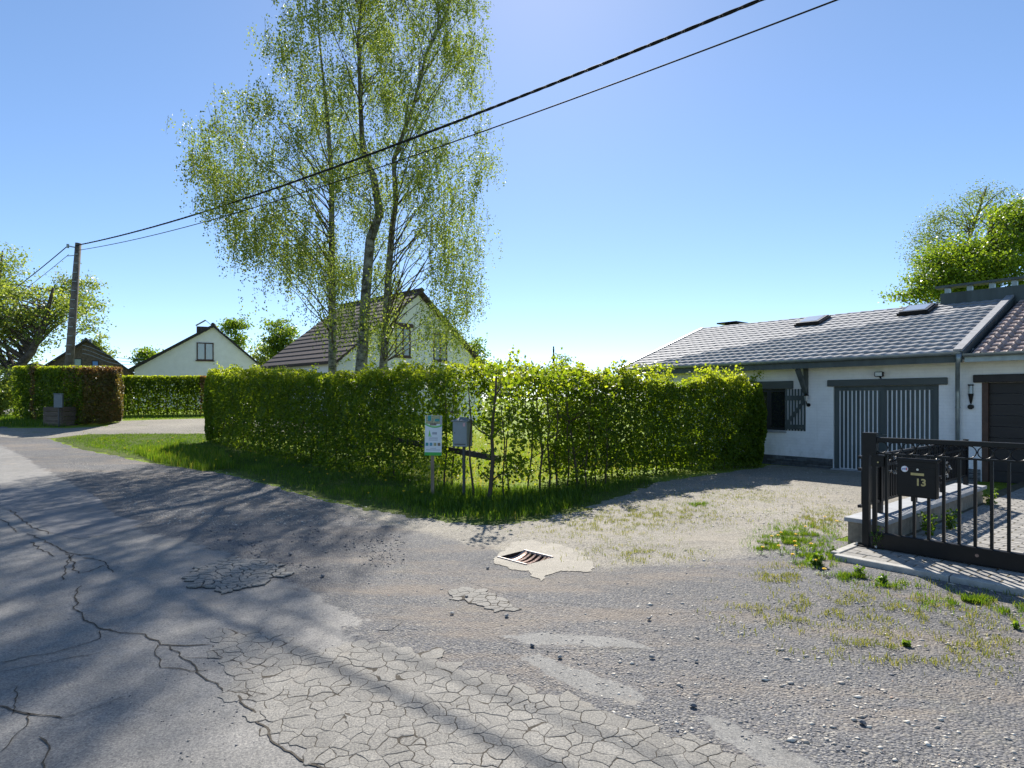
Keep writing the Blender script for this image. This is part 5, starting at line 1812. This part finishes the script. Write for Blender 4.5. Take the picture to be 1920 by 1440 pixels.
# around the white gable house
leafy_tree('small round tree left behind the white gable', gp(275, 60), None, [blob(278, 672, 22, 18, 60)], 1800, .24, 'maple_leaf', 206, trunk_pts=[gp(275, 60), A(278, 670, 60)], r0=.15, spray=.5)
leafy_tree('upright leafy tree right of the white gable apex', gp(440, 62), None, [blob(442, 620, 20, 24, 62), blob(444, 645, 16, 16, 62)], 2400, .24, 'maple_leaf', 207, trunk_pts=[gp(440, 62), A(442, 610, 62)], r0=.2, spray=.5, gap=0)
leafy_tree('round maple tree between the two white houses', gp(527, 48), None, [blob(527, 625, 30, 26, 48), blob(540, 655, 26, 22, 48), blob(515, 650, 20, 20, 48)], 5200, .19, 'maple_leaf', 208, trunk_pts=[gp(527, 48), A(527, 680, 48), A(526, 610, 48)], r0=.22, spray=.42, gap=0)
leafy_tree('pale bushy tree beside the round maple', gp(495, 50), None, [blob(497, 668, 24, 22, 50), blob(490, 690, 28, 16, 50)], 3200, .19, 'dull_leaf', 209, trunk_pts=[gp(495, 50), A(497, 665, 50)], r0=.12, spray=.4)
leafy_tree('bush rising behind the right eave of the brown roofed house', gp(885, 44), None, [blob(886, 662, 22, 28, 44), blob(880, 690, 28, 22, 44)], 4200, .17, 'maple_leaf', 210, trunk_pts=[gp(885, 44), A(886, 660, 44)], r0=.12, spray=.4)
leafy_tree('pale young tree beside the far conifer', gp(1052, 46), None, [blob(1052, 690, 16, 24, 46), blob(1025, 700, 14, 16, 46)], 1300, .17, 'dull_leaf', 211, trunk_pts=[gp(1052, 46), A(1052, 670, 46)], r0=.06, spray=.35, gap=0)
leafy_tree('low green bush behind the hedge corner', gp(985, 40), None, [blob(985, 705, 26, 18, 40), blob(940, 705, 30, 16, 40)], 2600, .16, 'dull_leaf', 212, cat='shrub', name='shrub', trunk_pts=[gp(985, 40), A(985, 700, 40)], r0=.06, spray=.35)
# conifer
cf = thing_empty('conifer_tree', gp(1038, 48), 0, 'slim dark conifer far behind the hedge', 'tree')
ct = A(1038, 650, 48); cb = Vector(gp(1038, 48)); ch_ = ct.z - cb.z
MB().tube([(0, 0, 0), (0, 0, ch_)], [.12, .02], 6).build('trunk', 'bark', cf)
n = 5200; hh = RNG.random(n); rad = (1 - hh) * .95 * (.65 + .35 * np.sin(hh * 60)); an = RNG.uniform(0, 6.28, n); q = np.sqrt(RNG.random(n))
leaves('crown', np.column_stack((np.cos(an) * rad * q, np.sin(an) * rad * q, hh * ch_ - rad * q * .25)), .13, 'needle', cf, RNG.random(n), aspect=.3)
# behind the garage house
YR = 30
leafy_tree('large bright green maple tree behind the garage house roof', gp(1840, YR), None, [blob(1800, 500, 80, 55, YR), blob(1870, 450, 75, 65, YR), blob(1760, 545, 60, 35, YR), blob(1930, 450, 60, 80, YR), blob(1850, 540, 110, 60, YR), blob(1705, 552, 32, 16, YR), blob(1900, 390, 26, 22, YR)], 34000, .14, 'maple_leaf', 220,
           trunk_pts=[gp(1840, YR), A(1840, 560, YR), A(1860, 400, YR)], r0=.3, spray=.38, gap=.02, clump_n=48)
leafy_tree('pale feathery birch behind the bright green maple', gp(1800, 38), None, [blob(1745, 440, 40, 60, 38), blob(1800, 400, 60, 40, 38), blob(1850, 375, 45, 40, 38), blob(1725, 500, 25, 50, 38)], 9500, .10, 'birch_leaf', 221,
           trunk_pts=[gp(1800, 38), A(1800, 500, 38), A(1850, 350, 38)], r0=.2, spray=.45, droop=.5, gap=.0)

# ---------------------------------------------------------------- grass
def blades(name, P, hgt, wid, tint, mat, kind='stuff', lean=.35):
    n = len(P)
    a = RNG.uniform(0, 6.28, n)
    side = np.column_stack((np.cos(a), np.sin(a), np.zeros(n)))
    b = RNG.uniform(0, 6.28, n)
    ln = np.column_stack((np.cos(b), np.sin(b), np.zeros(n))) * (RNG.random(n) * lean)[:, None]
    up = np.array([0, 0, 1.0])
    H_ = hgt[:, None]; W_ = wid[:, None] * side
    V = np.empty((n, 5, 3))
    V[:, 0] = P - W_; V[:, 1] = P + W_
    mid = P + (up * .6 + ln * .35) * H_
    V[:, 2] = mid + W_ * .7; V[:, 3] = mid - W_ * .7
    V[:, 4] = P + (up * .92 + ln) * H_
    base = (np.arange(n) * 5)[:, None]
    tri = np.concatenate((base + [0, 1, 2], base + [0, 2, 3], base + [3, 2, 4]), 1).reshape(-1, 3)
    me = np_mesh(name, V.reshape(-1, 3), tri, np.repeat(np.clip(tint, 0, 1), 5), 3)
    o = link(name, me, None, mat); tag(o, kind=kind); return o
def scatter_poly(pts_px, n, off=.012):
    poly = [tuple(p) for p in GP(*pts_px)]
    q = sample_poly(poly, n)
    return np.column_stack((q, gz(q[:, 0], q[:, 1]) + off))
vpoly = [(100, 823), (170, 814), (392, 813), (430, 820), (560, 845), (700, 870), (830, 905), (930, 915), (1040, 905), (1200, 893), (1230, 905), (1180, 922), (1100, 952), (1000, 975), (930, 984), (800, 973), (700, 953), (600, 930), (500, 901), (400, 877), (300, 866), (230, 853), (150, 838)]
VS = [tuple(p) for p in GP(*vpoly)]
P = scatter_poly(vpoly, 52000)
eb = signed_dist(P[:, :2], VS)
P = P[RNG.random(len(P)) < np.clip(eb / .35, .12, 1)]
P[:, :2] += RNG.normal(size=(len(P), 2)) * .09 * (RNG.random(len(P)) < .35)[:, None]
P[:, 2] = gz(P[:, 0], P[:, 1]) + .005
nn = noisef(P[:, :2], .8, 1.0); n2_ = noisef(P[:, :2], 3, 2.0)
hg = np.clip(.04 + .075 * (nn + .3) + .04 * n2_ + RNG.normal(size=len(P)) * .02, .018, .24)
far_ = np.clip((P[:, 1] - 15) / 5, 0, 1)
hg *= 1 - .55 * far_
blades('verge_grass', P, hg, np.full(len(P), .0045) + .003 * far_, .45 + .3 * nn + RNG.normal(size=len(P)) * .18, 'grass_blade')
P = scatter_poly([(720, 935), (830, 915), (900, 925), (1000, 925), (1090, 915), (1090, 945), (1030, 968), (940, 970), (820, 960)], 9000)
blades('verge_grass', P, RNG.uniform(.04, .15, len(P)) * (1 + .5 * (noisef(P[:, :2], 2.5, 3) > .1)), np.full(len(P), .004), .3 + RNG.normal(size=len(P)) * .2, 'grass_blade')  # lower tint: shade at the hedge corner put into the blade colour
P = scatter_poly([(250, 850), (330, 835), (420, 850), (440, 880), (380, 885), (290, 868)], 5000)
blades('verge_grass', P, RNG.uniform(.08, .24, len(P)), np.full(len(P), .006), .6 + RNG.normal(size=len(P)) * .2, 'grass_blade')
# lawn behind the hedge corner and strip before the far hedge
q = np.column_stack((RNG.uniform(-4, 9, 42000), RNG.uniform(11.2, 24, 42000)))
keep = (q[:, 1] > 11.4 + np.abs(q[:, 0] + .5) * .75 * (q[:, 0] > -.5)) & (((q - np.array([P0.x, P0.y])) @ np.array([N.x, N.y])) < -.1 + 100 * (q[:, 0] < 1))
keep &= q[:, 1] > 11.2 + np.clip(-(q[:, 0] + .5), 0, 9) * .98
q = q[keep]
P = np.column_stack((q, gz(q[:, 0], q[:, 1])))
blades('lawn_grass', P, RNG.uniform(.04, .13, len(P)), np.full(len(P), .006), .88 + RNG.normal(size=len(P)) * .15, 'grass_blade')
P = scatter_poly([(215, 788), (395, 785), (560, 785), (560, 775), (215, 778)], 6000, .0)
blades('lawn_grass', P, RNG.uniform(.03, .08, len(P)), np.full(len(P), .008), .55 + RNG.normal(size=len(P)) * .15, 'grass_blade')
P = scatter_poly([(-80, 802), (0, 801), (120, 801), (140, 795), (60, 785), (-80, 775)], 9000, .0)
blades('roadside_grass', P, RNG.uniform(.04, .2, len(P)), np.full(len(P), .008), .5 + RNG.normal(size=len(P)) * .2, 'grass_blade')
# thin growth in the gravel
def tufts(name, spots, seed, mat='dry_grass', hmax=.045):
    rg = np.random.default_rng(seed); L = []; Hh = []
    for (x, y, rx, ry, n) in spots:
        c = G(x, y)
        px_ = rg.normal(x, rx * .5, n); py_ = rg.normal(y, ry * .5, n)
        Y = EYE * F / (np.clip(py_, 800, 1600) - HZ)
        X = (px_ - 960) / F * Y
        k = np.array([noise.noise(Vector((a * 7, b * 7, seed))) + .6 * noise.noise(Vector((a * 22, b * 22, seed))) for a, b in zip(X, Y)]) > .08
        L.append(np.column_stack((X[k], Y[k], np.full(k.sum(), .01)))); Hh.append(rg.uniform(.008, hmax, k.sum()))
    P = np.vstack(L); Hh = np.concatenate(Hh)
    return blades(name, P, Hh, np.full(len(P), .0028), RNG.beta(2, 2, len(P)), mat, lean=.8)
tufts('gravel_growth', [(1240, 965, 170, 26, 9000), (1120, 985, 150, 30, 5000), (1400, 930, 160, 18, 4000), (1540, 975, 60, 25, 4500), (1470, 1080, 70, 22, 2000), (1660, 1130, 160, 40, 2200),
                        (1800, 1150, 170, 46, 2600), (1620, 1210, 150, 40, 1100), (1720, 1225, 110, 30, 900), (1850, 1220, 120, 50, 1300), (1500, 1150, 160, 40, 2600), (1200, 1040, 130, 22, 2500)], 61)
tufts('green_growth', [(1500, 1010, 75, 26, 9000), (1530, 1050, 40, 16, 4000), (1600, 1085, 40, 9, 1300), (1680, 1102, 70, 9, 1300), (1790, 1130, 110, 22, 1200), (1450, 1020, 40, 12, 2000), (1310, 948, 25, 5, 900), (1430, 1028, 20, 8, 800),
                       (1900, 1148, 30, 9, 900), (1820, 1130, 40, 8, 1200)], 62, 'grass_blade', .06)

# ---------------------------------------------------------------- dandelions and weeds
def dandelion(loc, hgt, r, rr, label, group):
    o = thing_empty('dandelion', loc, rr.uniform(0, 6), label, 'flower', group)
    lx, ly = rr.uniform(-.03, .03), rr.uniform(-.03, .03)
    MB().tube([(0, 0, 0), (lx * .5, ly * .5, hgt * .6), (lx, ly, hgt)], .0028, 5).build('stem', 'twig_green', o)
    m = MB(); 
    for ring, (rad, z, nn_) in enumerate(((r, .0, 14), (r * .8, .004, 12), (r * .5, .008, 9))):
        for k in range(nn_):
            a = 2 * math.pi * (k + ring * .4) / nn_; da = .19
            m.add([(lx, ly, hgt + z), (lx + math.cos(a - da) * rad * .8, ly + math.sin(a - da) * rad * .8, hgt + z + .004), (lx + math.cos(a) * rad, ly + math.sin(a) * rad, hgt + z + .006), (lx + math.cos(a + da) * rad * .8, ly + math.sin(a + da) * rad * .8, hgt + z + .004)], [(0, 1, 2, 3)])
    m.tube([(lx, ly, hgt - .008), (lx, ly, hgt + .008)], [r * .2, r * .45], 7)
    m.build('flower_head', 'yellow_petal', o)
    n_ = 6; P = np.zeros((n_, 3)); an = np.arange(n_) * 1.05
    m = MB()
    for a in an:
        l_ = rr.uniform(.05, .09)
        m.add([(0, 0, .003), (math.cos(a - .2) * l_ * .6, math.sin(a - .2) * l_ * .6, .02), (math.cos(a) * l_, math.sin(a) * l_, .012), (math.cos(a + .2) * l_ * .6, math.sin(a + .2) * l_ * .6, .02)], [(0, 1, 2, 3)])
    m.build('leaf_rosette', 'twig_green', o)
M['twig_green'] = simple('twig_green', (.07, .13, .02), .6)
rr = random.Random(77)
ORD = 'first second third fourth fifth sixth seventh eighth ninth tenth eleventh twelfth thirteenth fourteenth fifteenth sixteenth seventeenth eighteenth nineteenth twentieth twenty-first twenty-second twenty-third twenty-fourth twenty-fifth'.split()
gate_px = sorted([(1450, 1012), (1456, 1006), (1427, 1033), (1464, 1030), (1492, 1022), (1494, 1030), (1516, 1022), (1489, 1048), (1532, 1058), (1543, 1070), (1468, 1003), (1497, 1005), (1508, 990), (1547, 972), (1572, 977)])
for i, (x, y) in enumerate(gate_px):
    q = G(x, y + 9)
    dandelion((q.x, q.y, q.z + .008), rr.uniform(.05, .085), rr.uniform(.018, .024), rr, 'yellow dandelion in the weeds beside the black gate, %s from the left' % ORD[i], 'dandelions beside the gate')
verge_px = sorted([(283, 850), (297, 832), (303, 828), (325, 824), (329, 832), (235, 842), (276, 832), (367, 843), (405, 868), (432, 858), (470, 850), (480, 870), (530, 882), (570, 884), (580, 892), (612, 888), (636, 892), (616, 898), (788, 930), (757, 934), (660, 900), (720, 910), (495, 905), (690, 935)])
for i, (x, y) in enumerate(verge_px):
    q = G(x, y + 6)
    dandelion((q.x, q.y, q.z + .012), rr.uniform(.10, .16), rr.uniform(.024, .03), rr, 'yellow dandelion in the grass verge before the hedge, %s from the left' % ORD[i], 'dandelions in the grass verge')
for (x, y, lb_) in ((155, 812, 'yellow dandelion at the tip of the grass beside the far gravel'), (20, 795, 'right of two yellow dandelions at the far left roadside'), (12, 794, 'left of two yellow dandelions at the far left roadside'), (268, 785, 'yellow dandelion in the grass strip before the far hedge')):
    q = G(x, y + 6)
    dandelion((q.x, q.y, q.z + .012), rr.uniform(.10, .16), rr.uniform(.024, .03), rr, lb_, 'far dandelions')
def weed(loc, label, hgt, n, seed, size=.03, name='weed'):
    rg = np.random.default_rng(seed); rr = random.Random(seed)
    o = thing_empty(name, loc, 0, label, 'weed')
    m = MB(); P = []
    for k in range(max(2, n // 14)):
        a = rr.uniform(0, 6.28); l_ = hgt * rr.uniform(.6, 1); dx, dy = math.cos(a) * hgt * .25, math.sin(a) * hgt * .25
        m.tube([(0, 0, 0), (dx * .5, dy * .5, l_ * .6), (dx, dy, l_)], [.003, .0025, .0015], 4)
        t = rg.random(14)
        P.append(np.column_stack((dx * t, dy * t, l_ * t)) + rg.normal(size=(14, 3)) * size * .5)
    m.build('stem', 'twig_green', o)
    P = np.vstack(P); leaves('leaf_cluster', P, size, 'weed_leaf', o, rg.random(len(P)) * .9)['kind'] = 'stuff'
def gl(x, y, z=0.0):
    q = G(x, y); return (q.x, q.y, q.z + z)
weed((GP0.x + .10, GP0.y - .11, .05), 'slim leafy weed climbing at the foot of the gate post', .27, 60, 1)
weed((GP0.x + .14, GP0.y - .13, .05), 'low weed on the pavers right of the gate post foot', .14, 40, 2)
weed(tuple(W0 + E * .55 + N * 1.0 + Vector((0, 0, .05))), 'bushy weed growing at the inner foot of the low wall', .30, 150, 3, .05)
weed(tuple(W0 + E * .62 + N * 1.6 + Vector((0, 0, .05))), 'second weed further along the inner foot of the low wall', .26, 120, 4, .05)
weed(tuple(W0 + E * .5 + N * 4.1 + Vector((0, 0, .05))), 'weed at the far end of the low wall coping', .28, 100, 5, .05)
weed(gl(1612, 1082), 'broad leafy weed at the left end of the concrete kerb', .10, 110, 6, .032)
weed(gl(1655, 1096), 'pale flowering weed against the front of the kerb', .09, 130, 7, .030)
weed(gl(1530, 1062), 'tall spiky dandelion leaves left of the apron corner', .15, 160, 8, .05)
weed(gl(1560, 1042), 'small weed beside the apron edging', .10, 60, 9, .03)
weed(gl(1700, 1212), 'small brownish weed alone in the dark gravel', .05, 70, 10, .025)
weed(gl(1905, 1180), 'small weed in the dark gravel at the right edge', .06, 80, 11, .025)

# ---------------------------------------------------------------- signboard, mailboxes, rail, bin
sb = G(811, 930)
so = thing_empty('signboard', sb, math.radians(2), 'narrow white and green signboard on a wooden post before the hedge', 'sign')
MB().box(-.028, .028, -.02, .02, -.1, .72).build('post', 'wood_post', so)
bz, bt = .70, 1.385
bd = empty('board', (0, -.034, 0), ); bd.parent = so; bd.rotation_euler = (0, math.radians(1.0), 0)
MB().box(-.145, .145, -.006, .006, bz, bt).build('panel', 'sign_white', bd)
def flat(x0, x1, z0, z1, mat, nm, d=.0): MB().box(x0, x1, -.0085 - d, -.0062, z0, z1).build(nm, mat, bd)
flat(-.143, .143, bz, bz + .055, 'sign_green', 'green_foot')
flat(-.135, .143, 1.24, 1.383, 'sign_khaki', 'photo')
flat(-.10, -.04, 1.29, 1.382, 'sign_teal', 'photo_patch', .001)
flat(.02, .10, 1.285, 1.33, 'sign_teal', 'photo_patch', .001)
flat(-.06, .05, 1.215, 1.26, 'sign_brown', 'photo_patch', .0012)
flat(.11, .141, 1.20, 1.38, 'sign_grey', 'photo_patch', .001)
for r_i, (dr, mt) in enumerate(((0, 'sign_green'), (.016, 'sign_light_green'))):
    m = MB(); pts = []
    for i in range(15):
        x = -.143 + .286 * i / 14; zc = 1.175 + dr + 1.9 * (x - .02) ** 2
        pts.append((x, zc))
    vs = []; fs = []
    for i, (x, z) in enumerate(pts):
        vs += [(x, -.0098 - .0004 * r_i, z), (x, -.0098 - .0004 * r_i, z + .013)]
        if i: fs.append((2 * i - 2, 2 * i, 2 * i + 1, 2 * i - 1))
    m.add(vs, fs); m.build('green_arc', mt, bd)
m = MB(); m.add([(-.085, -.009, 1.04), (-.045, -.009, 1.04), (-.065, -.009, 1.14)], [(0, 1, 2)]); m.add([(-.085, -.009, 1.025), (-.03, -.009, 1.025), (-.03, -.009, 1.035), (-.085, -.009, 1.037)], [(0, 1, 2, 3)]); m.build('tree_logo', 'sign_light_green', bd)
flat(-.02, .06, 1.06, 1.10, 'sign_grey', 'logo_text')
for i, z in enumerate((.998, .980, .958)): flat(-.075, .075, z, z + .008, 'sign_grey', 'text_line')
for i, mt in enumerate(('sign_teal', 'sign_blue', 'sign_khaki', 'sign_brown')): flat(-.13 + i * .068, -.082 + i * .068, .865, .918, mt, 'thumbnail')
flat(-.05, .05, .82, .828, 'sign_grey', 'text_line'); flat(-.12, .12, .79, .80, 'sign_grey', 'text_line')

mbp = G(870, 934)
mbx = thing_empty('mailbox', mbp, math.radians(-20), 'grey metal mailbox with hipped lid on a steel post at the hedge', 'mailbox')
MB().box(-.02, .02, -.02, .02, -.1, .88).build('post', 'steel_post', mbx)
MB().box(-.16, .10, -.10, .12, .87, 1.30, b=.006).build('case', 'grey_box', mbx)
MB().add([(-.185, -.125, 1.30), (.125, -.125, 1.30), (.125, .145, 1.30), (-.185, .145, 1.30), (-.06, -.0, 1.365), (.0, .0, 1.365), (-.185, -.125, 1.29), (.125, -.125, 1.29), (.125, .145, 1.29), (-.185, .145, 1.29)],
         [(0, 1, 5, 4), (1, 2, 5), (2, 3, 4, 5), (3, 0, 4), (6, 7, 1, 0), (7, 8, 2, 1), (8, 9, 3, 2), (9, 6, 0, 3), (9, 8, 7, 6)]).build('lid', 'grey_box_dark', mbx)
MB().box(-.145, .085, -.106, -.1005, .925, 1.285).build('door', 'grey_box', mbx)
MB().box(-.13, .07, -.109, -.1005, .905, .918).build('slot', 'steel_post', mbx)
MB().tube([(-.12, -.107, 1.10), (-.12, -.114, 1.10)], .009, 8).build('lock', 'steel_post', mbx)
MB().box(.03, .068, -.1085, -.1065, 1.21, 1.27).build('sticker', 'sticker_pink', mbx)

ra, rb = Vector((-.20, 10.42, .63)), Vector((-2.7, 12.75, .86))
o = MB().bar((0, 0, 0), rb - ra, .05, .10).build('wooden_rail', 'dark_wood', loc=ra)
tag(o, 'dark slanting wooden rail end sticking out of the hedge right of the mailbox', 'rail')

q = Vector((-17.75, 22.9, float(gz(-17.75, 22.9))))
bn = thing_empty('plank_planter', q, math.radians(-18), 'low weathered wooden plank box in front of the left hedge', 'planter')
for i in range(4):
    z = .01 + i * .18
    MB().box(0, .95, 0, .035, z, z + .165).build('plank', 'old_wood', bn)
    MB().box(-.03, .005, .036, .62, z, z + .165).build('plank', 'wood_post', bn)
    MB().box(.95, .985, .036, .62, z, z + .165).build('plank', 'old_wood', bn)
for x in (.02, .90): MB().box(x, x + .05, .04, .09, 0, .70).build('corner_post', 'old_wood', bn)
q = Vector((-16.9, 22.55, float(gz(-16.9, 22.55))))
mb2 = thing_empty('mailbox', q, math.radians(25), 'small grey mailbox on a thin post before the left hedge', 'mailbox')
MB().tube([(0, 0, 0), (0, 0, .75)], .025, 8).build('post', 'steel_post', mb2)
MB().box(-.13, .13, -.10, .10, .72, 1.22, b=.01).build('case', 'grey_box_dark', mb2)
MB().box(-.15, .15, -.12, .12, 1.221, 1.25, b=.008).build('lid', 'grey_box_dark', mb2)
